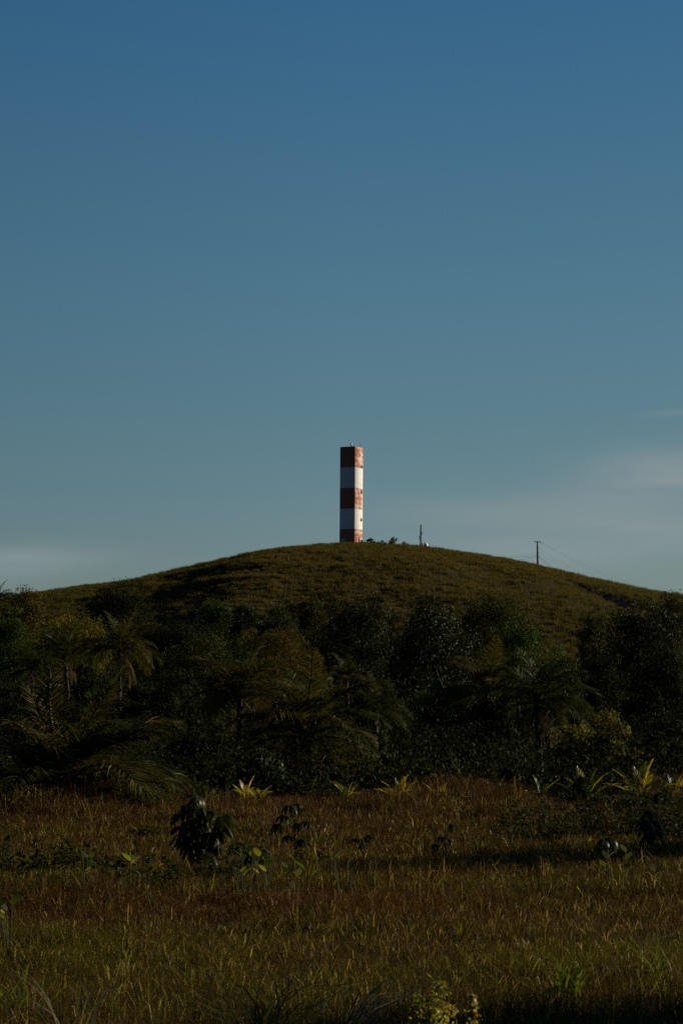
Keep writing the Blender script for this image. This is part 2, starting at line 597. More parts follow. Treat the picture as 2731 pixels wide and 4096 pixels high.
def dry_palette(rng, x, y, N):
    t = np.clip(N2.fbm(x, y, 6) * 1.6 - 0.3 + rng.normal(0, .2, N), 0, 1)[:, None]
    red, tan = np.array([0.135, 0.052, 0.014]), np.array([0.128, 0.074, 0.018])
    far = np.clip((y - 40) / 20, 0, 1)[:, None]
    c = (red * (1 - t) + tan * t) * (1 - 0.2 * far) * (np.array([1.0, 0.9, 0.85]) * far + (1 - far))
    c *= 0.66
    glint_straw = rng.random(N) < 0.08  # some straw blades, their colour brightened to imitate sunlit highlights
    c[glint_straw] = np.array([0.55, 0.36, 0.12]) * (0.5 + 0.7 * rng.random((int(glint_straw.sum()), 1)))
    return c * 0.88 * (1 + 0.25 * rng.standard_normal((N, 1)))


def green_palette(rng, x, y, N):
    t = np.clip(N1.fbm(x, y, 4) * 1.6 - 0.3 + rng.normal(0, .25, N), 0, 1)[:, None]
    a, b = np.array([0.045, 0.050, 0.005]), np.array([0.105, 0.090, 0.009])
    c = a * (1 - t) + b * t
    bright = rng.random(N) < 0.18  # yellow-green blades with sunlit highlights put into their colour
    c[bright] = np.array([0.27, 0.225, 0.016]) * (0.6 + 0.6 * rng.random((int(bright.sum()), 1)))
    glint_straw = rng.random(N) < 0.06  # dry blades made extra pale, standing in for sun glints
    c[glint_straw] = [0.58, 0.46, 0.17]
    return c * 0.88 * (1 + 0.25 * rng.standard_normal((N, 1)))


field_grass("dry_grass", 21, 400000, (0.22, 0.56), 0.0050, dry_palette, 10.5, 76, lambda x, y: 1.0 - 0.75 * greenness(x, y), 'reddish brown dry grass of the field', lean=0.95, tufted=0.45)
field_grass("green_grass", 22, 210000, (0.16, 0.50), 0.0074, green_palette, 10.5, 76, lambda x, y: 0.06 + 0.94 * greenness(x, y) ** 1.5, 'green grass growing through the dry field', lean=1.1, tufted=0.8)


# ---------------------------------------------------------------- trees
def crown_geo(rng, w, dpt, h, nclump, nleaf, leaf, cols, tight=False, droop=0.3, ragged=0.25):
    """leaf clumps through an uneven dome: base at z=0, top near z=h"""
    g = Geo()
    th = rng.random(nclump) * 2 * math.pi
    cz = rng.random(nclump) ** 0.8 * 1.15 - 0.15
    rr = np.sqrt(np.clip(1 - np.clip(cz, 0, 1) ** 2, 0, 1))
    shell = 0.62 + 0.34 * rng.random(nclump)
    lobes = 1 + ragged * (np.sin(th * 2 + rng.random() * 6) * 0.5 + np.sin(th * 3 + rng.random() * 6) * 0.5)
    cen = np.stack([np.cos(th) * rr * shell * lobes * w / 2, np.sin(th) * rr * shell * lobes * dpt / 2, (0.08 + 0.80 * cz * shell * (1 - ragged * 0.5 * rng.random(nclump))) * h], 1)
    rc = (0.05 if tight else 0.125) * min(w, 1.6 * h) * (0.7 + 0.7 * rng.random(nclump))
    k = rng.choice(nclump, nleaf, p=rc**2 / (rc**2).sum())
    d = rng.standard_normal((nleaf, 3))
    d[:, 2] = np.abs(d[:, 2]) * 0.9 - 0.35
    d /= np.linalg.norm(d, axis=1, keepdims=True)
    rad = rc[k] * (0.55 + 0.55 * rng.random(nleaf)) if not tight else rc[k] * (0.85 + 0.25 * rng.random(nleaf))
    P = cen[k] + d * rad[:, None] * np.array([1, 1, 0.8])
    inner = rng.random(nleaf) < 0.18
    P[inner] = P[inner] * np.array([0.7, 0.7, 0.75]) + rng.standard_normal((int(inner.sum()), 3)) * 0.08 * h
    nrm = d + rng.standard_normal((nleaf, 3)) * 0.45
    ax = np.cross(nrm, rng.standard_normal((nleaf, 3)))
    ax /= np.linalg.norm(ax, axis=1, keepdims=True) + 1e-9
    ax[:, 2] -= droop
    L = leaf * (0.6 + 0.8 * rng.random(nleaf))
    # each clump has its own tone, as twigs of different age do
    ck = jitter_cols(rng, nclump, cols, var=0.22)
    C = np.clip(ck[k] * (1 + 0.25 * rng.standard_normal((nleaf, 1))), 0.004, 1)
    hi, lo = np.percentile(P[:, 2], [99.3, 1])
    P[:, 2] = (P[:, 2] - lo) / (hi - lo) * h
    cen[:, 2] = (cen[:, 2] - lo) / (hi - lo) * h
    for i, ww in ((0, w), (1, dpt)):
        q = np.percentile(np.abs(P[:, i]), 98) * 2 / ww
        P[:, i] /= q
        cen[:, i] /= q
    g.leaves(P, ax, nrm, L, L * 0.5, C)
    return g, cen


def trunk_geo(rng, cen, base_h, w, r0, col=(0.03, 0.022, 0.014), limbs=6):
    g = Geo()
    fork = np.array([rng.normal(0, 0.05 * w), rng.normal(0, 0.05 * w), max(base_h, 0.3)])
    mid = fork * 0.5 + np.array([rng.normal(0, 0.03 * w), rng.normal(0, 0.03 * w), 0])
    g.tube([[0, 0, -0.3], mid, fork], [r0, r0 * 0.8, r0 * 0.65], col, 7)
    for i in rng.choice(len(cen), min(limbs, len(cen)), replace=False):
        e = cen[i] + [0, 0, base_h]
        m = fork * 0.45 + e * 0.55 + np.array([0, 0, -0.06 * w])
        g.tube([fork, m, e], [r0 * 0.5, r0 * 0.3, r0 * 0.08], col, 5)
    return g


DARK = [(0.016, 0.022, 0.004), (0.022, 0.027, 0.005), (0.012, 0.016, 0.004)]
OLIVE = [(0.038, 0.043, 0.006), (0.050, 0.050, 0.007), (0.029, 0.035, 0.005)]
YELLOW = [(0.110, 0.100, 0.010), (0.078, 0.076, 0.009), (0.135, 0.108, 0.010)]
RUST = [(0.085, 0.062, 0.011), (0.064, 0.053, 0.009), (0.100, 0.067, 0.012)]
FRESH = [(0.034, 0.055, 0.006), (0.047, 0.068, 0.007), (0.024, 0.039, 0.005)]
GREY = [(0.028, 0.040, 0.012), (0.023, 0.033, 0.009), (0.036, 0.047, 0.014)]

seed_counter = [100]


def tree(name, cat, label, px, top, bot, wpx, d, cols, mat=M_LEAF, leaf=None, density=1.0, tight=False, group=None, ragged=0.25, droop=0.3, bark=(0.03, 0.022, 0.014), limbs=6):
    """a crown whose box in the photo is px +- wpx/2, rows top..bot, standing at depth d on the ground"""
    seed_counter[0] += 1
    rng = np.random.default_rng(seed_counter[0])
    pt, pb = at(px, top, d), at(px, bot, d)
    gz = float(ground_z(pt[0], d))
    w = wpx * d / F
    low = max(pb[2] - ((0.35 if cat == 'tree' else 0.9 if 200 < d < 400 else 0) * (pt[2] - pb[2])), gz + 0.02)
    h = max(pt[2] - low, 0.3)
    if leaf is None:
        leaf = 0.055 + 0.0006 * d
    area = w * h * 1.6
    nleaf = int(np.clip(area / (leaf * leaf * 0.5) * 4.4 * density, 250, 30000))
    nclump = int(np.clip(area * 2.4, 16, 150)) if not tight else 330
    g, cen = crown_geo(rng, w, w * 0.9, h, nclump, nleaf, leaf, cols, tight, droop, ragged)
    root = empty(name, (pt[0], d, gz), label, cat, group)
    c = g.build("crown", mat, root)
    c.location = (0, 0, low - gz)
    trunk_geo(rng, cen, low - gz + 0.12 * h, w, 0.03 * w + 0.02, bark, limbs).build("trunk" if cat == 'tree' else "stem", M_BARK, root, True)
    return root


T = 'broadleaf_tree'
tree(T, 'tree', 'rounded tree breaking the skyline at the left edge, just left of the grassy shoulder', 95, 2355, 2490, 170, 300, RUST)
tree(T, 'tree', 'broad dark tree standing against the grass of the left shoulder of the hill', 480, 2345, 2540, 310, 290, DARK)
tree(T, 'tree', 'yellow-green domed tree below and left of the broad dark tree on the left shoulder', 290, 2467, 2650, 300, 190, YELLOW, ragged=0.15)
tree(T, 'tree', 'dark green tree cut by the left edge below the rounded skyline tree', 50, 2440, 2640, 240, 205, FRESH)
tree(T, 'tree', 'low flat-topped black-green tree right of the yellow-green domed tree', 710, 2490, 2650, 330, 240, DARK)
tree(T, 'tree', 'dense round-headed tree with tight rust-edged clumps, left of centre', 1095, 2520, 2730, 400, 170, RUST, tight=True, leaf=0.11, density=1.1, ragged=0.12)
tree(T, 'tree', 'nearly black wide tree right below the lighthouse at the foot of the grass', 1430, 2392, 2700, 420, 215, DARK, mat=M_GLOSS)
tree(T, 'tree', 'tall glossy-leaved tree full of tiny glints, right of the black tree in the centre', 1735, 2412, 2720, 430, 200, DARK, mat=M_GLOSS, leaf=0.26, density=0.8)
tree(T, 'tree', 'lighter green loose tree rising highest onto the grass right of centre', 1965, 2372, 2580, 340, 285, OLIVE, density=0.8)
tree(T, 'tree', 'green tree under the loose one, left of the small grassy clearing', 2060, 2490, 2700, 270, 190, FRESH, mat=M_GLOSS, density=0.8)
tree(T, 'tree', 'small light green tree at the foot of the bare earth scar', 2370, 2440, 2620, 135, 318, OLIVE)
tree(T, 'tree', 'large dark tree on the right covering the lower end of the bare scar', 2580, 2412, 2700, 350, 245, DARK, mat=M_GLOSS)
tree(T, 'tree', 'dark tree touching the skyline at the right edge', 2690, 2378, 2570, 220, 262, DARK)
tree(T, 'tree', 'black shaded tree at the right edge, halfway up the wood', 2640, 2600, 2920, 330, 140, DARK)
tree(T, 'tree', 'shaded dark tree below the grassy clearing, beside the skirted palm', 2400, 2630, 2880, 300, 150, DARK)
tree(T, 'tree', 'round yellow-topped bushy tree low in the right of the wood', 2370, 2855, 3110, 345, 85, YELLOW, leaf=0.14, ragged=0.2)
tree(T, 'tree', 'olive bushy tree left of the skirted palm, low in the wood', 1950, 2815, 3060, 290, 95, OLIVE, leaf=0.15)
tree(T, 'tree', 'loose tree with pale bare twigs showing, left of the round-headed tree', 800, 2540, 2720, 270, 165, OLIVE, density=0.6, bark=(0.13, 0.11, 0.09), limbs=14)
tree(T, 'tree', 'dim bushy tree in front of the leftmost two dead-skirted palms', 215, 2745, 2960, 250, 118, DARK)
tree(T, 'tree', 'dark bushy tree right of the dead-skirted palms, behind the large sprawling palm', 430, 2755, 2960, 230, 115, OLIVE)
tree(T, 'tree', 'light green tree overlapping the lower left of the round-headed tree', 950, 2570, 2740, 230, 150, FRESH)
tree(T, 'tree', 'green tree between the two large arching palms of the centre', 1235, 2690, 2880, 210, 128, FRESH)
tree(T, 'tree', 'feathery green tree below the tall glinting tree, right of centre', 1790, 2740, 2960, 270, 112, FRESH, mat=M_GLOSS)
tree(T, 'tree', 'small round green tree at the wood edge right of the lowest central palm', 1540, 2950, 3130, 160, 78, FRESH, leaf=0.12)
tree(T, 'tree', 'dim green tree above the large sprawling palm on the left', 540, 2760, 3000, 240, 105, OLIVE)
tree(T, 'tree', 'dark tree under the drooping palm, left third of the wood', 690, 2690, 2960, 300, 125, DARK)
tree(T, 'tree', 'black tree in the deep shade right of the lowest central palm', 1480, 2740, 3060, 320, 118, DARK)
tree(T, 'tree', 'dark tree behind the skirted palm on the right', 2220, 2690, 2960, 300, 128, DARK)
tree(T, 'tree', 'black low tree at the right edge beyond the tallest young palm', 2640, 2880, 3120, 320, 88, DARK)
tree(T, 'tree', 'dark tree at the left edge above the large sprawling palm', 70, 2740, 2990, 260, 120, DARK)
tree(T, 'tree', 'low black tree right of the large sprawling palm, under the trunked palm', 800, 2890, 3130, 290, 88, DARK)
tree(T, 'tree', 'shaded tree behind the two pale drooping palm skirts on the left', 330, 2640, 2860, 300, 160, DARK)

B = 'shrub'
HF = 'shrubs where the hill grass meets the wood'
tree(B, 'shrub', 'leafy glinting shrub at the hill foot, left of centre above the pale-twigged tree', 860, 2405, 2500, 160, 318, FRESH, mat=M_GLOSS, group=HF)
tree(B, 'shrub', 'shrub with pale leaf tips at the hill foot, second from the left', 985, 2415, 2510, 150, 316, GREY, mat=M_GLOSS, group=HF)
tree(B, 'shrub', 'low grey-green shrub at the hill foot straight above the round-headed tree', 1120, 2425, 2520, 170, 312, GREY, group=HF)
tree(B, 'shrub', 'dark shrub at the hill foot next to the black central tree', 1240, 2392, 2510, 150, 320, OLIVE, group=HF)
tree(B, 'shrub', 'shrub on the lower rim of the small grassy clearing at right', 2230, 2590, 2690, 200, 250, FRESH, mat=M_GLOSS, group=HF)

E = 'shrubs along the edge of the field'
tree(B, 'shrub', 'pale-leaved shrub at the field edge right of the two leftmost young palms', 1065, 3010, 3150, 210, 75, GREY, mat=M_GLOSS, leaf=0.15, density=0.7, group=E)
tree(B, 'shrub', 'small shrub behind the low yellow young palm in the centre', 1335, 3070, 3150, 80, 75, GREY, mat=M_GLOSS, leaf=0.12, group=E)
tree(B, 'shrub', 'small round shrub right of the brightest young palm', 1695, 3072, 3150, 80, 74, GREY, mat=M_GLOSS, leaf=0.12, group=E)
tree(B, 'shrub', 'taller loose shrub above the fan-shaped young palm right of centre', 1805, 3030, 3150, 120, 75, GREY, mat=M_GLOSS, leaf=0.14, density=0.6, group=E)
tree(B, 'shrub', 'low shrub in the grass left of the small frond-and-shrub pair', 1945, 3095, 3165, 75, 73, OLIVE, mat=M_GLOSS, leaf=0.12, group=E)
tree(B, 'shrub', 'upright shrub touching a dark young frond, two thirds across', 2042, 3055, 3150, 80, 74, GREY, mat=M_GLOSS, leaf=0.12, group=E)
tree(B, 'shrub', 'small white-glinting shrub between two young palms on the right', 2250, 3098, 3165, 65, 73, GREY, mat=M_GLOSS, leaf=0.12, group=E)
tree(B, 'shrub', 'green shrub in front of the spreading young palm on the right', 2335, 3105, 3190, 100, 70, FRESH, mat=M_GLOSS, leaf=0.13, group=E)
tree(B, 'shrub', 'dark glinting shrub just left of the tallest young palm', 2468, 3082, 3170, 95, 73, GREY, mat=M_GLOSS, leaf=0.13, group=E)
tree(B, 'shrub', 'light green shrub cut by the left edge at the field border', 12, 3030, 3170, 90, 74, FRESH, leaf=0.13, group=E)
tree(B, 'shrub', 'bright green low shrub left of the large sprawling palm', 68, 3138, 3230, 95, 69, FRESH, leaf=0.13, group=E)
tree(B, 'shrub', 'low leafy bush in the grass touching the big bushy sapling on its right', 985, 3368, 3460, 170, 35.5, FRESH, leaf=0.08, density=0.8)
RF = 'bushes standing in the right of the field'
tree(B, 'shrub', 'glossy bush in the field below the tallest young palm', 2512, 3160, 3330, 150, 57, DARK, mat=M_GLOSS, leaf=0.12, group=RF)
tree(B, 'shrub', 'narrow bush in the field between two wider ones at the far right', 2585, 3172, 3320, 90, 58, FRESH, mat=M_GLOSS, leaf=0.11, group=RF)
tree(B, 'shrub', 'round dark bush in the field nearest the right edge', 2660, 3162, 3330, 140, 57, DARK, mat=M_GLOSS, leaf=0.12, group=RF)
tree(B, 'shrub', 'small dark bush in the brown grass below the spreading young palm', 2335, 3205, 3290, 85, 57, DARK, leaf=0.08, density=0.7, group=RF)
tree(B, 'shrub', 'low dark bush in the brown grass left of the big umbrella-leaved sapling', 555, 3305, 3400, 190, 46, OLIVE, leaf=0.06, density=0.6)
tree(B, 'shrub', 'dark low bush in the grass at the right, beside the thin pale sapling', 2230, 3300, 3380, 130, 46, OLIVE, leaf=0.06, density=0.6)
tree(B, 'shrub', 'yellow-leaved bush at the bottom edge of the field, right of the arching dead blades', 1720, 3925, 4190, 185, 14.6, [(0.18, 0.15, 0.010), (0.10, 0.10, 0.010), (0.23, 0.17, 0.010)], leaf=0.022, density=0.55, mat=M_YPALM)
tree(B, 'shrub', 'tiny yellow-leaved bush at the bottom edge, right of the larger yellow one', 1885, 4010, 4190, 55, 14.4, [(0.24, 0.20, 0.012), (0.17, 0.15, 0.014)], leaf=0.022, density=0.6, mat=M_YPALM)

CR = 'bushes on the hilltop beside the lighthouse'
tree(B, 'shrub', 'dense dark bush on the hilltop next to the lighthouse base', 1480, 2155, 2176, 38, 447, DARK, leaf=0.25, group=CR)
tree(B, 'shrub', 'sparse twiggy bush on the hilltop between the two dense bushes', 1524, 2160, 2180, 46, 447, DARK, leaf=0.2, density=0.35, limbs=12, group=CR)
tree(B, 'shrub', 'taller flat-topped bush on the hilltop, farther right of the lighthouse', 1573, 2149, 2181, 40, 447, DARK, leaf=0.26, density=0.8, limbs=10, group=CR)
tree(B, 'shrub', 'thin leaning bush on the hilltop nearest the antenna pole', 1619, 2166, 2186, 28, 447, DARK, leaf=0.18, density=0.3, limbs=10, group=CR)


# ---------------------------------------------------------------- palms
def frond_mesh(seed, a0, bend, cols, mat, n=64, leaflen=0.25, L=1.0, plume=0.22, curl=0.45, wid=0.0095, fwd=1.0):
    """a feather frond of unit length growing along +X from the origin"""
    rng = np.random.default_rng(seed)
    K = 14
    t = np.linspace(0, 1, K)
    ang = np.radians(a0 - bend * t**1.25)
    side = np.cumsum(np.concatenate([[0], rng.normal(0, 0.006, K - 1)]))
    dx, dz = np.cos(ang), np.sin(ang)
    px = np.concatenate([[0], np.cumsum((dx[1:] + dx[:-1]) / 2 * np.diff(t))]) * L
    pz = np.concatenate([[0], np.cumsum((dz[1:] + dz[:-1]) / 2 * np.diff(t))]) * L
    R = np.stack([px, side, pz], 1)
    g = Geo()
    g.tube(R, 0.013 * (1 - 0.85 * t) + 0.0015, np.array(cols[0]) * 1.5, 4)
    tt = np.repeat(np.linspace(0.14, 0.995, n), 2) + rng.normal(0, 0.004, 2 * n)
    tt = np.clip(tt, 0.1, 1)
    sg = np.tile([1.0, -1.0], n)
    P0 = np.stack([np.interp(tt, t, R[:, i]) for i in range(3)], 1)
    an = np.interp(tt, t, ang)
    Tn = np.stack([np.cos(an), np.zeros(2 * n), np.sin(an)], 1)
    Un = np.stack([-np.sin(an), np.zeros(2 * n), np.cos(an)], 1)
    Sn = np.zeros((2 * n, 3))
    Sn[:, 1] = sg
    prof = np.sin(np.clip(tt, 0, 1) ** 0.7 * math.pi * 0.92 + 0.12) * 0.85 + 0.18
    ll = leaflen * prof * (0.85 + 0.3 * rng.random(2 * n))
    fw = 0.55 + 0.5 * tt
    D = Sn * 0.85 + Tn * (fw * fwd)[:, None] + Un * rng.normal(0.12, plume, 2 * n)[:, None]
    D /= np.linalg.norm(D, axis=1, keepdims=True)
    down = np.array([0, 0, -1.0])
    P = np.stack([P0, P0 + D * (ll * 0.5)[:, None] + down * (ll * 0.08 * curl)[:, None], P0 + D * (ll * 0.95)[:, None] + down * (ll * 0.5 * curl)[:, None]], 1)
    w = wid * (0.8 + 0.4 * rng.random(2 * n))
    W = np.stack([w * 0.7, w, w * 0.1], 1)
    S = np.cross(D, Un + rng.normal(0, 0.4, (2 * n, 3)))
    S /= np.linalg.norm(S, axis=1, keepdims=True)
    g.ribbons(P, W, S, jitter_cols(rng, 2 * n, cols, var=0.2))
    return g.mesh("frond", mat)


PG = [(0.040, 0.048, 0.008), (0.053, 0.058, 0.009), (0.031, 0.038, 0.006)]
PO = [(0.082, 0.068, 0.016), (0.064, 0.058, 0.013), (0.110, 0.082, 0.028)]
PD = [(0.16, 0.105, 0.065), (0.12, 0.08, 0.05), (0.20, 0.14, 0.09)]
PY = [(0.23, 0.19, 0.012), (0.17, 0.16, 0.011), (0.28, 0.20, 0.014)]
PW = [(0.48, 0.40, 0.14), (0.36, 0.31, 0.06)]
VAR = [(84, 45), (68, 75), (50, 95), (30, 95), (8, 75)]
SETS = {}
for key, cols, mat in (('green', PG, M_PALM), ('olive', PO, M_PALM), ('young', PY, M_YPALM), ('pale', PW, M_YPALM), ('dim', FRESH, M_YPALM)):
    kw = dict(n=78, leaflen=0.28) if key in ('green', 'olive') else dict(n=34, leaflen=0.32, wid=0.017, plume=0.10, curl=0.25, fwd=1.9)
    SETS[key] = [frond_mesh(300 + 10 * len(SETS) + i, a, b * (1 if key in ('green', 'olive') else 0.5), cols, mat, **kw) for i, (a, b) in enumerate(VAR)]
DEAD = [frond_mesh(390 + i, -35 - 20 * i, 45 - 12 * i, PD, M_PALM, n=44, leaflen=0.16, plume=0.2, curl=1.2) for i in range(2)]


def put_frond(root, mesh, az, s, loc, name="frond", tilt=0.0):
    o = link(name, mesh, root)
    o.location = loc
    o.rotation_euler = (tilt, 0, az)
    o.scale = (s, s, s)
    return o


def palm(label, px, row, d, L, count, keys, seed, name='palm_tree', cat='palm', group=None, dead=0, trunk_r=0.11, spread=(0.3, 4), young=False, azs=None):
    """row is where the crown's heart shows; the trunk reaches the ground below it"""
    rng = np.random.default_rng(seed)
    c = at(px, row, d)
    gz = float(ground_z(c[0], d))
    hgt = 0.26 if young else max(c[2] - gz, 0.06)
    L = L * 0.85 + 0.12 if young else L
    root = empty(name, (c[0], d, gz), label, cat, group)
    g = Geo()
    lean = rng.normal(0, 0.04 * hgt, 2)
    k = 6
    zz = np.linspace(-0.2, hgt, k)
    g.tube([[lean[0] * (z / hgt) - lean[0], lean[1] * (z / hgt) - lean[1], z] for z in zz], np.linspace(1.25, 0.95, k) * trunk_r, (0.030, 0.024, 0.017), 8)
    if not young:
        # old leaf bases round the upper trunk
        for i in range(26):
            a, z = i * 2.4, hgt * (0.55 + 0.45 * i / 26)
            o = np.array([math.cos(a), math.sin(a), 0]) * trunk_r * 0.9
            g.tube([[o[0] + lean[0] * (z / hgt - 1), o[1] + lean[1] * (z / hgt - 1), z - 0.05], [o[0] * 1.8 + lean[0] * (z / hgt - 1), o[1] * 1.8 + lean[1] * (z / hgt - 1), z + 0.18]], [0.04, 0.015], (0.05, 0.036, 0.024), 4)
    g.build("trunk", M_BARK, root, True)
    for i in range(count):
        az = i * 2.39996 + rng.normal(0, 0.2) if azs is None else azs[i % len(azs)] + rng.normal(0, 0.1)
        v = spread[0] + (spread[1] - spread[0]) * (i + 0.5) / count
        vi = int(np.clip(round(v + rng.normal(0, 0.35)), 0, 4))
        key = keys[int(rng.integers(len(keys)))]
        put_frond(root, SETS[key][vi], az, L * (0.8 + 0.35 * rng.random()), (0, 0, hgt), tilt=rng.normal(0, 0.12))
    for i in range(dead):
        put_frond(root, DEAD[i % 2], i * 2.1 + rng.random(), L * (0.5 + 0.3 * rng.random()), (0, 0, hgt - 0.05), "dead_frond")
    return root


GP = 'palms growing in the wood'
palm('palm with frond tips showing at the very left of the skyline', -12, 2405, 285, 3.17, 21, ['green'], 1, group=GP)
palm('trunked palm left of centre, its fronds arching right in front of the round-headed tree', 962, 2795, 105, 3.05, 29, ['green', 'olive'], 2, group=GP, dead=2)
palm('broad low palm in the lower centre with brownish fronds sweeping right', 1226, 2950, 82, 3.17, 33, ['green', 'olive', 'olive'], 3, group=GP, dead=4)
palm('palm on the right with a hanging skirt of dead fronds down its trunk', 2150, 2815, 96, 2.56, 27, ['green', 'green', 'olive'], 4, group=GP, dead=8)
palm('leaning palm left of the skirted palm, with one rusty arching side', 1945, 2770, 112, 2.68, 25, ['olive', 'green'], 5, group=GP, dead=3)
palm('large sprawling palm at the left edge of the field, fronds fanning to the ground', 232, 3225, 66, 3.9, 44, ['green', 'green', 'green', 'olive'], 6, group=GP, dead=2, trunk_r=0.2, spread=(0.0, 2.9), azs=[0.05, 0.45, -0.4, 0.9, -0.8, 2.7, 3.6, 1.5, 0.2, -0.2, 4.4, 0.7])
palm('palm with pale drooping dead leaves in the left of the wood, rightmost of the three', 480, 2610, 142, 2.93, 25, ['green', 'olive'], 7, group=GP, dead=7)
palm('middle of the three dead-skirted palms in the left of the wood', 262, 2630, 150, 2.68, 23, ['green'], 8, group=GP, dead=6)
palm('leftmost of the three dead-skirted palms, with a bright pale hanging frond', 130, 2680, 146, 2.44, 23, ['green'], 9, group=GP, dead=7)
palm('small palm with short bright upright fronds in the dark centre of the wood', 1385, 2730, 132, 1.59, 19, ['olive', 'green'], 10, group=GP, spread=(0, 2.5))
palm('dim fan of palm fronds in the black gap right of the broad low palm', 1500, 2840, 104, 1.71, 19, ['green'], 12, group=GP)

YP = 'young palms along the edge of the field'
ya = [0.3, 2.9, 1.6, 4.6, 0.9, 2.3, 5.4, 3.6]
yp = lambda label, px, row, d, L, n, keys, seed, spread=(0, 3): palm(label, px, row, d, L, n + 3, keys, seed, name='young_palm', group=YP, trunk_r=0.03, young=True, spread=spread)
yp('small pale young palm tuft left of the big umbrella-leaved sapling', 838, 3160, 70, 0.38, 6, ['pale', 'young'], 31)
yp('yellow upright young palm, leftmost of the pair below the trunked palm', 985, 3165, 70, 0.65, 7, ['young', 'pale'], 32, (0, 1.8))
yp('orange-yellow young palm leaning right, right of its upright twin', 1030, 3178, 69, 0.6, 7, ['young'], 33, (0.5, 3))
yp('dark arching young palm between the pale-leaved shrub and the yellow palm', 1225, 3130, 74, 0.9, 8, ['dim'], 34, (1, 3.5))
yp('yellow-green fan-shaped young palm in the centre of the field edge', 1388, 3170, 70, 0.7, 9, ['young', 'dim'], 35, (0, 3))
yp('brightest young palm, with near-white upright fronds', 1598, 3185, 69, 0.85, 8, ['pale', 'pale', 'young'], 36, (0, 2.4))
yp('round yellow-green young palm two steps right of the brightest one', 1755, 3175, 69, 0.62, 9, ['young', 'dim'], 37, (0, 2.5))
yp('low yellow young palm with one frond bent down, right of the round one', 1795, 3195, 66, 0.5, 5, ['young'], 38, (1.5, 4))
yp('dark single-frond young palm two thirds across, left of an upright shrub', 1990, 3135, 72, 0.7, 5, ['dim'], 39, (0, 2))
yp('spiky yellow-green young palm with arching right side', 2160, 3170, 70, 0.75, 9, ['young', 'dim'], 40, (0.5, 3))
yp('spreading green young palm behind the green shrub on the right', 2345, 3165, 70, 1.05, 9, ['dim', 'dim', 'young'], 41, (0, 3))
yp('tallest young palm on the right, with several yellow drooping fronds', 2560, 3160, 68, 1.15, 12, ['young', 'dim'], 42, (0, 3.4))
yp('yellow young palm cut by the right edge', 2690, 3160, 69, 0.85, 9, ['young', 'dim'], 43, (0, 3))


# ---------------------------------------------------------------- saplings with umbrella leaves
def whorl(rng, r, n, cols, droop):
    g = Geo()
    az = np.arange(n) * 2 * math.pi / n + rng.normal(0, 0.12, n)
    D = np.stack([np.cos(az), np.sin(az), np.zeros(n)], 1)
    up = np.array([0, 0, 1.0])
    L = r * (0.8 + 0.4 * rng.random(n))
    dr = droop * (0.7 + 0.6 * rng.random(n))
    P = np.stack([D * 0.005, D * (L * 0.35)[:, None] + up * (L * 0.10)[:, None], D * (L * 0.72)[:, None] - up * (L * 0.22 * dr)[:, None],
                  D * (L * 0.92)[:, None] - up * (L * 0.62 * dr)[:, None], D * (L * 0.98)[:, None] - up * (L * 0.95 * dr)[:, None]], 1)
    w = r * 0.36
    W = np.tile(np.array([0.12, 0.7, 1.0, 0.75, 0.08]) * w, (n, 1))
    S = np.stack([-np.sin(az), np.cos(az), rng.normal(0, 0.25, n)], 1)
    g.ribbons(P, W, S, jitter_cols(rng, n, cols, var=0.15))
    return g


SAP = [(0.024, 0.034, 0.004), (0.018, 0.026, 0.0035), (0.034, 0.042, 0.005)]


def sapling(label, px, d, whorls, seed, leaf=0.17, group='umbrella-leaved saplings in the field'):
    """whorls: where each umbrella of leaves sits, as seen in the photo"""
    rng = np.random.default_rng(seed)
    c = at(px, 3300, d)
    gz = float(ground_z(c[0], d))
    root = empty('sapling', (c[0], d, gz), label, 'sapling', group)
    ends = []
    for wx, wr in whorls:
        p = at(wx, wr, d)
        ends.append(np.array([p[0] - c[0], rng.normal(0, 0.13), max(p[2] - gz, 0.12)]))
    h = max(e[2] for e in ends)
    st = Geo()
    st.tube([[0, 0, -0.1], [0.015, 0.01, h * 0.5], [0, 0, h * 0.9]], [0.016, 0.012, 0.007], (0.06, 0.05, 0.03), 6)
    for e in ends:
        z0 = max(0.05, min(e[2] - 0.12, e[2] * 0.72))
        st.tube([[0.01, 0, z0], [e[0] * 0.5, e[1] * 0.5, (z0 + e[2]) / 2 + 0.02], e], [0.008, 0.006, 0.004], (0.07, 0.06, 0.03), 5)
    st.build("stem", M_BARK, root, True)
    for e in ends:
        o = whorl(rng, leaf * (0.85 + 0.3 * rng.random()), int(rng.integers(9, 12)), SAP, 0.95).build("leaf_cluster", M_SAP, root)
        o.location = e
        o.rotation_euler = (rng.normal(0, 0.2), rng.normal(0, 0.2), rng.random() * 6)
    return root


sapling('big bushy sapling with glossy umbrella leaves, left of centre in the field', 803, 37,
        [(796, 3192), (746, 3226), (860, 3252), (784, 3275), (717, 3257), (728, 3313), (882, 3308), (775, 3346), (835, 3337), (746, 3373), (802, 3373), (851, 3356), (775, 3395), (820, 3300), (890, 3270), (765, 3318), (805, 3400), (850, 3385), (735, 3345), (790, 3240), (760, 3290), (830, 3375), (870, 3330), (780, 3420), (825, 3415)], 51, 0.195)
sapling('thin-stemmed sapling with a small leafy head, right of the big bushy one', 1178, 39,
        [(1157, 3225), (1184, 3217), (1203, 3238), (1136, 3266), (1107, 3300), (1190, 3296), (1232, 3289), (1146, 3346), (1201, 3363)], 52, 0.13)
sapling('dark leaning sapling in the grass right of centre', 1780, 38, [(1808, 3300), (1766, 3350), (1792, 3362), (1748, 3380)], 53, 0.12)
sapling('low dark sapling barely above the grass in the centre of the field', 1450, 37, [(1432, 3356), (1463, 3350), (1450, 3380)], 54, 0.10)
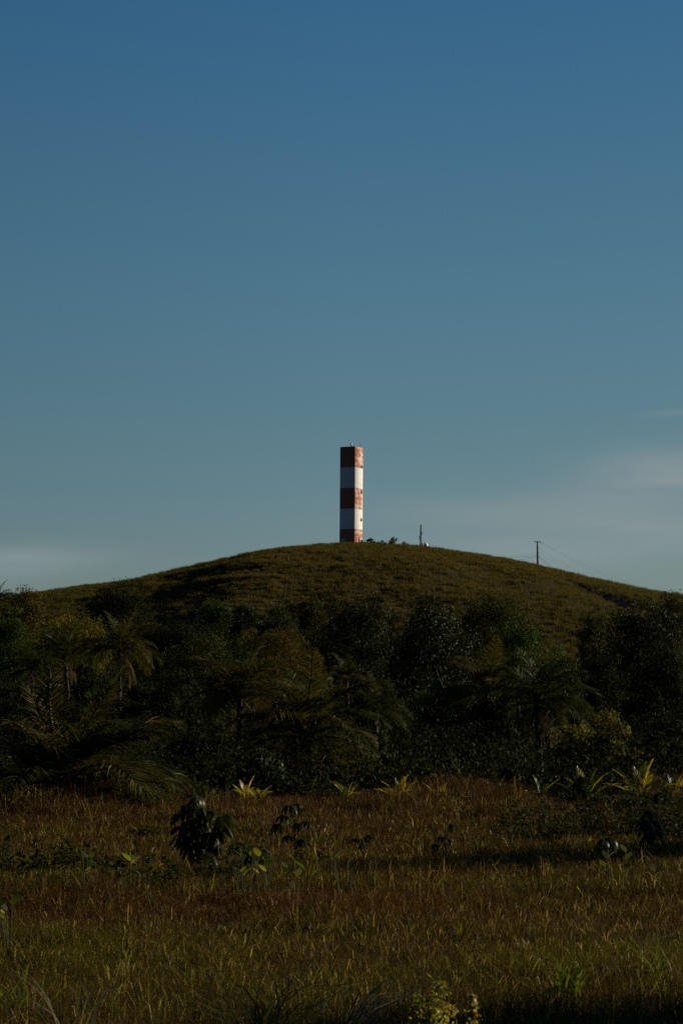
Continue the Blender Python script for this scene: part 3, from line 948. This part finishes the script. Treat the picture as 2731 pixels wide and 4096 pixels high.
sapling('taller grey-green sapling with white glints near the right edge', 2597, 41, [(2600, 3252), (2569, 3283), (2612, 3290), (2576, 3312), (2622, 3324), (2595, 3345)], 55, 0.18)
sapling('pale-glinting sapling lower in the grass, left of the one by the right edge', 2425, 37, [(2406, 3360), (2440, 3356), (2445, 3382), (2403, 3390)], 56, 0.12)


# ---------------------------------------------------------------- broad-leaved herbs and arching blades
def herb(label, px, row, d, n, hgt, seed, group='broad-leaved herbs in the field'):
    rng = np.random.default_rng(seed)
    c = at(px, row, d)
    gz = float(ground_z(c[0], d))
    root = empty('broadleaf_plant', (c[0], d, gz), label, 'plant', group)
    for i in range(n):
        a, r = rng.random() * 6.28, 0.05 + 0.16 * rng.random()
        h = (hgt + 0.1) * (0.65 + 0.5 * rng.random())
        e = np.array([math.cos(a) * r, math.sin(a) * r, h])
        st = Geo()
        st.tube([[e[0] * 0.3, e[1] * 0.3, -0.02], [e[0] * 0.7, e[1] * 0.7, h * 0.6], e], [0.006, 0.005, 0.003], (0.09, 0.09, 0.03), 5)
        s = st.build("stem", M_BARK, root)
        lf = Geo()
        L = 0.14 * (0.8 + 0.5 * rng.random())
        b = rng.random() * 6.28
        D = np.array([math.cos(b) * 0.6, math.sin(b) * 0.6, 0.75])
        D /= np.linalg.norm(D)
        t = np.array([0, 0.2, 0.5, 0.8, 1.0])
        P = (e[None, :] + D[None, :] * (t * L)[:, None] + np.array([math.cos(b), math.sin(b), -0.3])[None, :] * (t**2 * L * 0.35)[:, None])[None]
        W = (np.array([0.15, 0.8, 1.0, 0.65, 0.05]) * L * 0.62)[None]
        S = np.array([[-math.sin(b), math.cos(b), 0.1]])
        lf.ribbons(P, W, S, jitter_cols(rng, 1, [(0.05, 0.07, 0.006), (0.09, 0.10, 0.008), (0.16, 0.15, 0.03)]))
        lf.build("leaf", M_YPALM, root)
    return root


herb('clump of broad green leaves in the grass below the big bushy sapling', 975, 3490, 31.5, 9, 0.46, 61)
herb('broad upright leaves beside the clump below the big sapling, to its right', 1055, 3480, 32, 7, 0.48, 62)
herb('leafy herb in the dark belt of grass under the thin-stemmed sapling', 1200, 3490, 31.5, 8, 0.46, 63)
herb('pair of tall broad leaves in the dark grass at the centre of the field', 1375, 3480, 32, 6, 0.48, 64)
herb('small broad-leaved herb in the grass at the left, nearer the edge', 355, 3470, 32, 6, 0.42, 65)
herb('small broad-leaved herb with a pale leaf, between the left herb and the big sapling', 525, 3470, 32, 6, 0.42, 66)
herb('white-glinting herb at the left edge of the field', 42, 3640, 24.5, 7, 0.38, 67)
herb('yellowish herb in the dark grass at the right, below the pale-glinting sapling', 2480, 3460, 33, 6, 0.45, 68)


def blade_clump(label, px, row, d, n, L, cols, seed, wid=0.014, az0=0.0, azs=1.0, cat='grass clump', name='blade_clump', group=None):
    rng = np.random.default_rng(seed)
    c = at(px, row, d)
    gz = float(ground_z(c[0], d))
    az = rng.normal(az0, azs, n)
    D = np.stack([np.cos(az), np.sin(az), np.zeros(n)], 1)
    up = np.array([0, 0, 1.0])
    P0 = np.stack([rng.normal(0, 0.07, n), rng.normal(0, 0.07, n), np.full(n, -0.02)], 1)
    l = L * (0.65 + 0.6 * rng.random(n))
    b = 0.5 + 0.5 * rng.random(n)
    t = np.array([0, 0.25, 0.5, 0.75, 1.0])
    P = P0[:, None, :] + up * ((t - 0.52 * t**2)[None, :] * l[:, None])[:, :, None] * 1.25 + D[:, None, :] * ((t**1.6)[None, :] * (l * b)[:, None])[:, :, None]
    W = np.array([0.7, 1, 0.9, 0.6, 0.05])[None, :] * (wid * (0.7 + 0.6 * rng.random(n)))[:, None]
    S = np.stack([-np.sin(az), np.cos(az), rng.normal(0, 0.3, n)], 1)
    g = Geo()
    g.ribbons(P, W, S, jitter_cols(rng, n, cols, var=0.2))
    o = g.build(name, M_GRASS)
    o.location = (c[0], d, gz)
    return tag(o, label, cat, group)


BC = 'clumps of long blades in the field'
blade_clump('clump of long dead blades arching right at the bottom edge', 1370, 4100, 16.9, 40, 0.92, [(0.50, 0.38, 0.27), (0.28, 0.19, 0.11), (0.05, 0.05, 0.02)], 71, wid=0.017, az0=0.1, azs=0.8, group=BC)
blade_clump('dark green clump of long blades at the bottom edge, left of the dead arching one', 1060, 4130, 16.6, 70, 0.9, [(0.030, 0.038, 0.012), (0.045, 0.055, 0.014)], 72, azs=2, group=BC)
blade_clump('pale bent blades in a clump near the bottom left of the field', 300, 4080, 16.8, 20, 0.85, [(0.26, 0.20, 0.13), (0.06, 0.06, 0.02)], 73, az0=2.4, azs=0.8, group=BC)
blade_clump('bright green clump of broad blades at the left, low in the field', 60, 3960, 19.2, 34, 0.72, [(0.14, 0.17, 0.015), (0.08, 0.11, 0.012)], 74, azs=2, group=BC)
blade_clump('bright green clump of broad blades low in the field, right of the yellow bush', 2270, 3940, 20.4, 40, 0.72, [(0.14, 0.17, 0.015), (0.08, 0.11, 0.012)], 75, azs=2, group=BC)
blade_clump('green clump of broad blades near the lower right edge', 2630, 3900, 21.5, 34, 0.70, [(0.14, 0.16, 0.015), (0.08, 0.11, 0.012)], 76, azs=2, group=BC)


# ---------------------------------------------------------------- undergrowth of the wood
def undergrowth():
    rng = np.random.default_rng(81)
    g = Geo()
    n = 2300
    y = 74 + (325 - 74) * rng.random(n) ** 1.25
    x = (rng.random(n) * 2 - 1) * (0.15 * y + 9)
    # leave the small clearing open
    keep = ~((np.abs(x / y * F + 1365.5 - 2240) < 150) & (y > 262))
    for cx, cy in zip(x[keep], y[keep]):
        z = float(ground_z(cx, cy))
        r = (0.8 + 1.6 * rng.random() ** 1.5) * (0.8 + cy / 260)
        m = int(230 + 120 * rng.random())
        d = rng.standard_normal((m, 3))
        d[:, 2] = np.abs(d[:, 2])
        d /= np.linalg.norm(d, axis=1, keepdims=True)
        P = np.array([cx, cy, z]) + d * r * (0.5 + 0.55 * rng.random((m, 1))) * [1, 1, 1.1]
        nr = d + rng.standard_normal((m, 3)) * 0.5
        ax = np.cross(nr, rng.standard_normal((m, 3)))
        ax[:, 2] -= 0.3
        L = (0.08 + 0.0007 * cy) * (0.7 + 0.7 * rng.random(m))
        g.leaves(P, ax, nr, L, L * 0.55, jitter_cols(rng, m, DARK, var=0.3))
    # scrub creeping up the foot of the hill
    for _ in range(1500):
        cy = 312 + 52 * rng.random() ** 1.7
        cx = -52 + 100 * rng.random()
        if (29 < cx < 37 and rng.random() < 0.7) or N2(cx, cy, 6) < 0.30 + 0.5 * (cy - 312) / 52:
            continue
        r = 0.35 + 0.8 * rng.random() ** 2
        m = 120
        d = rng.standard_normal((m, 3))
        d[:, 2] = np.abs(d[:, 2])
        d /= np.linalg.norm(d, axis=1, keepdims=True)
        P = np.array([cx, cy, float(ground_z(cx, cy))]) + d * r * (0.5 + 0.55 * rng.random((m, 1)))
        nr = d + rng.standard_normal((m, 3)) * 0.5
        ax = np.cross(nr, rng.standard_normal((m, 3)))
        L = 0.24 * (0.7 + 0.7 * rng.random(m))
        g.leaves(P, ax, nr, L, L * 0.5, jitter_cols(rng, m, OLIVE if rng.random() < 0.4 else DARK, var=0.3))
    # low ragged scrub that breaks the edge of the field
    for _ in range(330):
        cy = 62 + 13 * rng.random() ** 0.6
        cx = (rng.random() * 2 - 1) * (0.15 * cy + 6)
        if N1(cx, 0, 2.5) < 0.35 + 0.4 * (74 - cy) / 12:
            continue
        r = 0.25 + 0.6 * rng.random() ** 2
        m = 160
        d = rng.standard_normal((m, 3))
        d[:, 2] = np.abs(d[:, 2])
        d /= np.linalg.norm(d, axis=1, keepdims=True)
        P = np.array([cx, cy, float(ground_z(cx, cy)) + 0.15]) + d * r * (0.5 + 0.55 * rng.random((m, 1))) * [1, 1, 1.2]
        nr = d + rng.standard_normal((m, 3)) * 0.5
        ax = np.cross(nr, rng.standard_normal((m, 3)))
        L = 0.09 * (0.7 + 0.7 * rng.random(m))
        g.leaves(P, ax, nr, L, L * 0.5, jitter_cols(rng, m, OLIVE if rng.random() < 0.5 else DARK, var=0.3))
    tag(g.build("undergrowth", M_LEAF), kind='stuff', label='dark tangled undergrowth of the wood', cat='undergrowth')


undergrowth()


def weeds():
    rng = np.random.default_rng(83)
    g = Geo()
    n = 1350
    y = 36 + 26 * rng.random(n)
    x = y * 0.141 * (0.45 + 0.75 * rng.random(n) ** 0.7)
    left = rng.random(n) < 0.13
    y = np.where(left, 33 + 7 * rng.random(n), y)
    x = np.where(left, -y * 0.15 * rng.random(n), x)
    keep = N2(x, y, 2.5) > 0.42
    for cx, cy in zip(x[keep], y[keep]):
        z = float(ground_z(cx, cy))
        h = (0.38 + 0.5 * rng.random()) * (1.0 if cx > 0 else 0.72) * (0.6 + 0.8 * N1(cx, cy, 1.6))
        m = int(22 + 14 * rng.random())
        lx, ly = rng.normal(0, 0.12, 2)
        g.tube([[cx, cy, z], [cx + lx * 0.4, cy + ly * 0.4, z + h * 0.6], [cx + lx, cy + ly, z + h]], [0.006, 0.005, 0.003], (0.05, 0.04, 0.015), 4)
        t = 0.25 + 0.75 * rng.random(m)
        P = np.stack([cx + lx * t, cy + ly * t, z + h * t], 1) + rng.normal(0, 0.02, (m, 3))
        ax = rng.standard_normal((m, 3))
        ax[:, 2] = ax[:, 2] * 0.5 + 0.35
        nr = rng.standard_normal((m, 3)) + [0, 0, 0.6]
        L = 0.09 * (0.7 + 0.7 * rng.random(m))
        g.leaves(P, ax, nr, L, L * 0.42, jitter_cols(rng, m, DARK + OLIVE, var=0.3))
    tag(g.build("weeds", M_LEAF), kind='stuff', label='tangle of tall dark weeds in the right of the field', cat='weeds')


weeds()


def wood_and_shade_bushes():
    """the wood goes on to the right and left of the picture, plus unseen bushes added for shade"""
    rng = np.random.default_rng(82)
    g = Geo()
    for i in range(46):
        d = 78 + 190 * rng.random()
        side = 1 if i < 32 else -1
        x = side * (0.141 * d + 5 + 34 * rng.random())
        w, h = 6 + 4 * rng.random(), 4.5 + 4.5 * rng.random()
        cg, cen = crown_geo(rng, w, w, h, 26, 1500, 0.42, DARK)
        base = np.array([x, d, float(ground_z(x, d))])
        g.add(np.concatenate(cg.v) + base + [0, 0, 1.0], np.concatenate(cg.f), np.concatenate(cg.c))
        tg = trunk_geo(rng, cen, 1.5, w, 0.2)
        g.add(np.concatenate(tg.v) + base, np.concatenate(tg.f), np.concatenate(tg.c))
    for x, d, w, h in ((9.5, 43.0, 2.8, 3.4), (12, 44.5, 3.2, 4.6), (14.5, 44.5, 3.4, 5.0), (11, 41.4, 2.4, 2.4), (17, 46.5, 3.8, 6.0), (20, 48.5, 4, 7), (16, 48, 3, 4.4),  # out-of-view bushes, added to cast shade belts across the field
                       (7.0, 20.0, 2.2, 2.2), (8.4, 21.4, 2.4, 2.9), (10.0, 21.6, 2.8, 3.6), (12, 23.2, 3.0, 4.2), (14, 23.6, 3.4, 4.4),
                       (9.6, 20.3, 2.2, 3.0), (11.5, 21.6, 2.6, 3.6), (13.2, 22.4, 3, 4.2), (16, 24.6, 3.2, 4.8),
                       (13, 42.6, 3, 4.6), (18, 45.0, 3.6, 6.4), (23, 47.5, 4, 8), (26, 50, 4.5, 8.5), (9.0, 31.5, 1.6, 1.5), (11, 33.0, 2, 2.0), (10, 27.2, 1.5, 1.4)):
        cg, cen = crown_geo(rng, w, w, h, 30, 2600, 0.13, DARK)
        g.add(np.concatenate(cg.v) + [x, d, float(ground_z(x, d))], np.concatenate(cg.f), np.concatenate(cg.c))
    tag(g.build("wood", M_LEAF), kind='stuff', label='dark wood going on beyond both sides, with unseen bushes added to shade the field', cat='wood')


wood_and_shade_bushes()


# ---------------------------------------------------------------- lighthouse
def paint_mat(name, colour, worn, amount, seed):
    m, t, b = new_mat(name)
    tcx = nn(t, 'ShaderNodeTexCoord')
    mp_ = nn(t, 'ShaderNodeMapping')
    mp_.inputs['Location'].default_value = (seed, seed * 2, seed * 3)
    mp_.inputs['Scale'].default_value = (1.5, 1.5, 0.75)
    t.links.new(tcx.outputs['Object'], mp_.inputs[0])
    n1 = nn(t, 'ShaderNodeTexNoise')
    n1.inputs['Scale'].default_value = 0.9
    n1.inputs['Detail'].default_value = 9
    n1.inputs['Roughness'].default_value = 0.72
    t.links.new(mp_.outputs[0], n1.inputs['Vector'])
    # courses of the masonry show where the paint has gone
    wv = nn(t, 'ShaderNodeTexWave', wave_type='BANDS', bands_direction='Z')
    wv.inputs['Scale'].default_value = 0.42
    wv.inputs['Distortion'].default_value = 1.2
    wv.inputs['Detail'].default_value = 3
    t.links.new(mp_.outputs[0], wv.inputs['Vector'])
    f = mathn(t, 'ADD', n1.outputs[0], mathn(t, 'MULTIPLY', mathn(t, 'SUBTRACT', wv.outputs['Fac'], 0.5), 0.07))
    fac = ramp(t, f, [(0.56 - amount * 0.2, (0, 0, 0)), (0.66 - amount * 0.2, (1, 1, 1))])
    n2 = nn(t, 'ShaderNodeTexNoise')
    n2.inputs['Scale'].default_value = 3
    n2.inputs['Detail'].default_value = 6
    t.links.new(mp_.outputs[0], n2.inputs['Vector'])
    tone = ramp(t, n2.outputs[0], [(0.3, (0.82, 0.82, 0.82)), (0.7, (1.08, 1.08, 1.08))])
    # grid of shuttering joints
    br = nn(t, 'ShaderNodeTexBrick')
    br.inputs['Color1'].default_value = br.inputs['Color2'].default_value = (1, 1, 1, 1)
    br.inputs['Mortar'].default_value = (0.80, 0.80, 0.78, 1)
    br.inputs['Scale'].default_value = 1.0
    br.inputs['Brick Width'].default_value = 1.06
    br.inputs['Row Height'].default_value = 0.97
    br.inputs['Mortar Size'].default_value = 0.03
    br.offset = 0.0
    sp = nn(t, 'ShaderNodeSeparateXYZ')
    t.links.new(tcx.outputs['Object'], sp.inputs[0])
    cb = nn(t, 'ShaderNodeCombineXYZ')
    t.links.new(mathn(t, 'ADD', sp.outputs['X'], sp.outputs['Y']), cb.inputs[0])
    t.links.new(sp.outputs['Z'], cb.inputs[1])
    t.links.new(cb.outputs[0], br.inputs['Vector'])
    c = mixc(t, fac, colour, worn)
    c = mixc(t, 1.0, c, tone, 'MULTIPLY')
    c = mixc(t, 1.0, c, br.outputs['Color'], 'MULTIPLY')
    t.links.new(c, b.inputs['Base Color'])
    b.inputs['Roughness'].default_value = 0.8
    b.inputs['Specular IOR Level'].default_value = 0.25
    return m


M_RED = paint_mat("red paint", (0.42, 0.145, 0.085), (0.44, 0.18, 0.12), 0.0, 3)
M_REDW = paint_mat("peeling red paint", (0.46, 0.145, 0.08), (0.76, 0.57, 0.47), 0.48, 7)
M_WHITE = paint_mat("white paint", (0.80, 0.78, 0.74), (0.70, 0.68, 0.63), 0.0, 5)


def lighthouse():
    d = 449.0
    s, th = 3.18, math.radians(28.3)
    top = at(1416.8, 1784.7, d)
    zt = top[2]
    a = np.array([-math.cos(th), math.sin(th)])      # along the shaded face, to the left
    b = np.array([math.sin(th), math.cos(th)])       # along the sunlit face, to the right
    near = top[:2]
    px_m = d / F
    zs = [zt - (v - 203) / 3.136 * px_m for v in (203, 465.5, 727.5, 990.5, 1247)]
    cx = near + (a + b) * s / 2
    gz = float(ground_z(cx[0], cx[1])) - 0.6
    zs.append(gz)
    root = empty('lighthouse', (cx[0], cx[1], gz), 'tall square lighthouse with red and white bands on top of the hill', 'lighthouse')
    root.rotation_euler = (0, -math.radians(0.5), math.pi - th)
    # local frame: +X runs along a (left), Y inward; rotate world offsets into it
    hs = s / 2

    def band(z0, z1, name, m_side, m_lit, cap=False):
        g = Geo()
        # local x = along a reversed; corners chamfered a touch
        ch = 0.03
        prof = [(-hs + ch, -hs), (hs - ch, -hs), (hs, -hs + ch), (hs, hs - ch), (hs - ch, hs), (-hs + ch, hs), (-hs, hs - ch), (-hs, -hs + ch)]
        V = [[x, y, z0 - gz] for x, y in prof] + [[x, y, z1 - gz] for x, y in prof]
        Q = [[i, (i + 1) % 8, 8 + (i + 1) % 8, 8 + i] for i in range(8)]
        g.add(V, Q, np.ones(3))
        if cap:
            zc = z1 - gz
            g.add([[x, y, zc] for x, y in prof] + [[x * 0.9, y * 0.9, zc] for x, y in prof], [[i, (i + 1) % 8, 8 + (i + 1) % 8, 8 + i] for i in range(8)], np.ones(3))
            g.add([[x * 0.9, y * 0.9, zc] for x, y in prof] + [[x * 0.9, y * 0.9, zc - 0.5] for x, y in prof], [[i, (i + 1) % 8, 8 + (i + 1) % 8, 8 + i] for i in range(8)], np.ones(3))
            q = [[x * 0.9, y * 0.9, zc - 0.5] for x, y in prof]
            g.add(q, [[0, 1, 2, 3], [0, 3, 4, 7], [4, 5, 6, 7]], np.ones(3))
        o = g.build(name, m_side, root)
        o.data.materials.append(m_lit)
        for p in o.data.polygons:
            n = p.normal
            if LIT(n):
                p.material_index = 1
        return o

    # which local axis carries the sunlit face
    Rz = Matrix.Rotation(math.pi - th, 3, 'Z')
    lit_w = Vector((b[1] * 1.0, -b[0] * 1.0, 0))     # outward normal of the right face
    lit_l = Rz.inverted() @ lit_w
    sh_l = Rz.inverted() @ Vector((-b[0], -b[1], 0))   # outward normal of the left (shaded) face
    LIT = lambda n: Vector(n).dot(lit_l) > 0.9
    kinds = ['red', 'white', 'red', 'white', 'red']
    for i, k in enumerate(kinds):
        band(zs[i + 1], zs[i], k + '_band', M_RED if k == 'red' else M_WHITE, M_REDW if k == 'red' else M_WHITE, cap=(i == 0))
    # helpers on the two visible faces; u runs left to right as seen, 0..1
    dir_lit = Rz.inverted() @ Vector((b[0], b[1], 0))
    dir_sh = Rz.inverted() @ Vector((-a[0], -a[1], 0))

    def on_face(face, u, z, out):
        n, dr = (lit_l, dir_lit) if face == 'lit' else (sh_l, dir_sh)
        p = n * (hs + out) + dr * (u - 0.5) * s
        return np.array([p.x, p.y, z - gz]), np.array([list(dr), list(-n), [0, 0, 1]]).T

    zrow = lambda v: zt - (v - 203) / 3.136 * px_m
    for v, u, dk in ((445, 0.83, .03), (768, 0.83, .03), (1122, 0.83, .03), (690, 0.91, .3)):
        if v == 690:
            continue
        c, R = on_face('lit', u, zrow(v), 0.0)
        g = Geo()
        fr = np.array((0.35, 0.25, 0.2))
        hw, hh, tk = 0.20, 0.27, 0.06
        for ox, oz, sx, sz in ((0, hh, 2 * hw + tk, tk), (0, -hh, 2 * hw + tk, tk), (-hw, 0, tk, 2 * hh - tk), (hw, 0, tk, 2 * hh - tk)):
            g.box(c + R @ np.array([ox, -0.02, oz]), (sx, 0.10, sz), fr, R)
        w = g.build("window", M_POLE, root)
        p = Geo()
        p.box(c + R @ np.array([0, 0.0, 0]), (2 * hw - tk, 0.04, 2 * hh - tk), (0.012, 0.012, 0.012), R)
        p.build("pane", M_METAL, w)
    # drain pipe at the foot of the sunlit face
    c, R = on_face('lit', 0.58, zrow(1380), 0.07)
    g = Geo()
    g.tube([c - [0, 0, 0.9], c + [0, 0, 0.6]], 0.07, (0.12, 0.06, 0.04), 6)
    g.build("pipe", M_METAL, root)
    c, R = on_face('lit', 0.93, zrow(1392), 0.1)
    g = Geo()
    g.box(c, (0.3, 0.2, 0.34), (0.05, 0.03, 0.025), R)
    g.box(c + [0, 0, 0.20], (0.36, 0.26, 0.05), (0.05, 0.03, 0.025), R)
    g.build("meter_box", M_METAL, root)
    # notice on the shaded face, too small in the photo to read: crest above two lines
    c, R = on_face('sh', 0.27, zrow(1386), 0.03)
    g = Geo()
    g.box(c, (0.88, 0.04, 0.58), (0.55, 0.62, 0.72), R)
    pl = g.build("notice_board", M_METAL, root)
    g = Geo()
    c2 = c + R @ np.array([0.02, -0.025, 0.15])
    g.box(c2, (0.12, 0.012, 0.14), (0.08, 0.09, 0.14), R)
    g.build("crest", M_METAL, pl)
    # lamp on its post, roof edge
    tp = at(1250 + 471 / 3.136, 1720 + 203 / 3.136, d + 1.4)
    lp = Rz.inverted() @ Vector((tp[0] - cx[0], tp[1] - cx[1], 0))
    zr = zt - gz
    g = Geo()
    g.tube([[lp.x, lp.y, zr - 0.5], [lp.x, lp.y, zr + 0.36]], [0.07, 0.06], (0.06, 0.06, 0.06), 8)
    lamp = g.build("lamp_post", M_METAL, root)
    g = Geo()
    z0 = zr + 0.34
    g.tube([[lp.x, lp.y, z0 + dz] for dz in (0, 0.06, 0.12, 0.30, 0.36, 0.46)], [0.10, 0.20, 0.18, 0.19, 0.15, 0.04], (0.75, 0.73, 0.68), 12)
    g.build("lantern", M_METAL, lamp, True)
    tp = at(1250 + 579 / 3.136, 1720 + 203 / 3.136, d + 2.2)
    la = Rz.inverted() @ Vector((tp[0] - cx[0], tp[1] - cx[1], 0))
    g = Geo()
    g.tube([[la.x, la.y, zr - 0.5], [la.x, la.y, zr + 0.72]], 0.035, (0.05, 0.05, 0.05), 5)
    k = Rz.inverted() @ Vector((0.12, 0, 0))
    g.tube([[la.x, la.y, zr + 0.70], [la.x + k.x * 0.2, la.y + k.y * 0.2, zr + 0.82], [la.x + k.x, la.y + k.y, zr + 0.98]], 0.03, (0.05, 0.05, 0.05), 5)
    g.build("antenna", M_METAL, root)
    return root


lighthouse()


# ---------------------------------------------------------------- poles, dish and wires on the ridge
def antenna_pole():
    d = 449.0
    b, t = at(1681.4, 2190, d), at(1682.8, 2098, d)
    gz = float(ground_z(b[0], d))
    root = empty('antenna_pole', (b[0], d, gz), 'slim dark antenna pole with small boxes on the hilltop right of the lighthouse', 'pole')
    g = Geo()
    h = t[2] - gz
    g.tube([[0, 0, -0.3], [0.02, 0, h * 0.6], [0.055, 0, h]], [0.15, 0.135, 0.10], (0.022, 0.018, 0.016), 8)
    g.build("pole", M_POLE, root, True)
    zz = lambda row: at(1682, row, d)[2] - gz
    for sx, r0, r1, nm in ((0.24, 2126, 2139, "panel_antenna"), (-0.24, 2144, 2157, "panel_antenna")):
        g = Geo()
        z0, z1 = zz(r1), zz(r0)
        g.box((sx, 0, (z0 + z1) / 2), (0.10, 0.12, z1 - z0), (0.06, 0.055, 0.05))
        for z in (z0 + 0.08, z1 - 0.08):
            g.box((sx / 2 + 0.02, 0, z), (abs(sx) - 0.02, 0.05, 0.05), (0.05, 0.05, 0.05))
        g.build(nm, M_METAL, root)
    g = Geo()
    z0, z1 = zz(2188), zz(2173)
    g.box((0.32, 0, (z0 + z1) / 2), (0.22, 0.16, (z1 - z0)), (0.05, 0.045, 0.04))
    g.box((0.16, 0, z1 - 0.1), (0.3, 0.05, 0.05), (0.05, 0.045, 0.04))
    g.build("cabinet", M_METAL, root)
    return root


antenna_pole()


def dish():
    d = 448.0
    c = at(1702.5, 2192, d)
    gz = float(ground_z(c[0], d))
    root = empty('satellite_dish', (c[0], d, gz), 'small white dish standing on the hilltop at the foot of the antenna pole', 'dish', rz=math.radians(48))
    r = 0.62
    zc = c[2] - gz + 0.42
    g = Geo()
    V, Q = [], []
    n, k = 20, 6
    for i in range(k):
        rr, dd = r * i / (k - 1) + 0.001, 0.42 * (1 - (i / (k - 1)) ** 2)
        for j in range(n):
            a = 2 * math.pi * j / n
            V.append([math.cos(a) * rr, -dd, zc + math.sin(a) * rr])
    for i in range(k - 1):
        for j in range(n):
            Q.append([i * n + j, i * n + (j + 1) % n, (i + 1) * n + (j + 1) % n, (i + 1) * n + j])
    m0 = len(V)
    V += [[x, y + 0.03, z] for x, y, z in V]
    Q += [[a + m0, d_ + m0, c_ + m0, b_ + m0] for a, b_, c_, d_ in Q]
    for j in range(n):
        a, b = (k - 1) * n + j, (k - 1) * n + (j + 1) % n
        Q.append([a, b, b + m0, a + m0])
    g.add(V, Q, (0.95, 0.94, 0.91))
    g.build("reflector", M_METAL, root, True)
    g = Geo()
    g.tube([[0, 0.05, -0.2], [0, 0.05, zc]], 0.05, (0.2, 0.2, 0.2), 6)
    g.tube([[0, 0.05, zc], [0, 0.5, zc + 0.05]], 0.02, (0.2, 0.2, 0.2), 5)
    g.build("mount", M_METAL, root)


dish()


def utility_pole():
    d = 446.0
    b, t = at(2149.5, 2266, d), at(2147.5, 2166, d)
    gz = float(ground_z(b[0], d))
    root = empty('utility_pole', (b[0], d, gz), 'wooden utility pole with a crossarm on the right slope of the hill', 'utility pole')
    h = t[2] - gz
    lx = t[0] - b[0]
    g = Geo()
    g.tube([[0, 0, -0.4], [lx * 0.5, 0, h * 0.5], [lx, 0, h]], [0.19, 0.16, 0.11], (0.03, 0.023, 0.018), 8)
    g.build("pole", M_POLE, root, True)
    g = Geo()
    g.box((lx - 0.08, 0, h - 0.05), (1.05, 0.12, 0.12), (0.045, 0.035, 0.028))
    R = np.array(Matrix.Rotation(math.radians(25), 3, 'Y'))
    g.box((lx + 0.55, 0.25, h - 0.14), (0.5, 0.08, 0.08), (0.045, 0.035, 0.028), R)
    ca = g.build("crossarm", M_POLE, root)
    for x in (-0.55, -0.2, 0.38):
        g = Geo()
        g.tube([[lx + x, 0, h + 0.01], [lx + x, 0, h + 0.06], [lx + x, 0, h + 0.10], [lx + x, 0, h + 0.15]], [0.02, 0.05, 0.05, 0.02], (0.10, 0.08, 0.07), 6)
        g.build("insulator", M_METAL, ca)
    for row in (2191, 2199, 2206, 2213):
        z = at(2150, row, d)[2] - gz
        g = Geo()
        g.tube([[lx + 0.10, 0, z], [lx + 0.24, 0, z]], 0.02, (0.05, 0.04, 0.04), 5)
        g.tube([[lx + 0.20, 0, z - 0.05], [lx + 0.20, 0, z], [lx + 0.20, 0, z + 0.05]], [0.03, 0.045, 0.03], (0.10, 0.08, 0.07), 6)
        g.build("spool_insulator", M_METAL, root)
    return root


utility_pole()


def wire(label, p0, p1, sag, r=0.012, group='wires strung from the ridge poles'):
    n = 24
    t = np.linspace(0, 1, n)
    p0, p1 = np.asarray(p0), np.asarray(p1)
    P = p0[None] * (1 - t)[:, None] + p1[None] * t[:, None]
    P[:, 2] -= sag * 4 * t * (1 - t)
    g = Geo()
    g.tube(P, r, (0.02, 0.02, 0.022), 4)
    return tag(g.build("power_line", M_WIRE), label, 'wire', group)


wire('upper of the wires between the antenna pole and the utility pole', at(1688, 2166, 449), at(2146, 2221, 446), 1.35, 0.016)
wire('lower sagging wire between the antenna pole and the utility pole', at(1688, 2172, 449), at(2146, 2226, 446), 1.9, 0.016)
far = 482
wire('topmost wire running from the crossarm down to the right edge', at(2160, 2166, 446), at(2790, 2412, far), 1.3)
wire('second wire from the crossarm down to the right, just under the topmost', at(2158, 2170, 446.3), at(2770, 2414, far), 1.5)
wire('third wire down the right slope, from the upper side insulator', at(2151, 2191, 446), at(2740, 2420, far), 2.1, 0.010)
wire('fourth wire down the right slope, from the lower side insulator', at(2151, 2206, 446), at(2700, 2420, far), 2.4, 0.010)
wire('thick dark lower cable dropping from the utility pole to the crest', at(2152, 2223, 446), at(2480, 2360, 470), 1.9, 0.022)
wire('lowest dark cable from the utility pole, steepest to the crest', at(2152, 2226, 446), at(2440, 2358, 470), 2.2, 0.018)
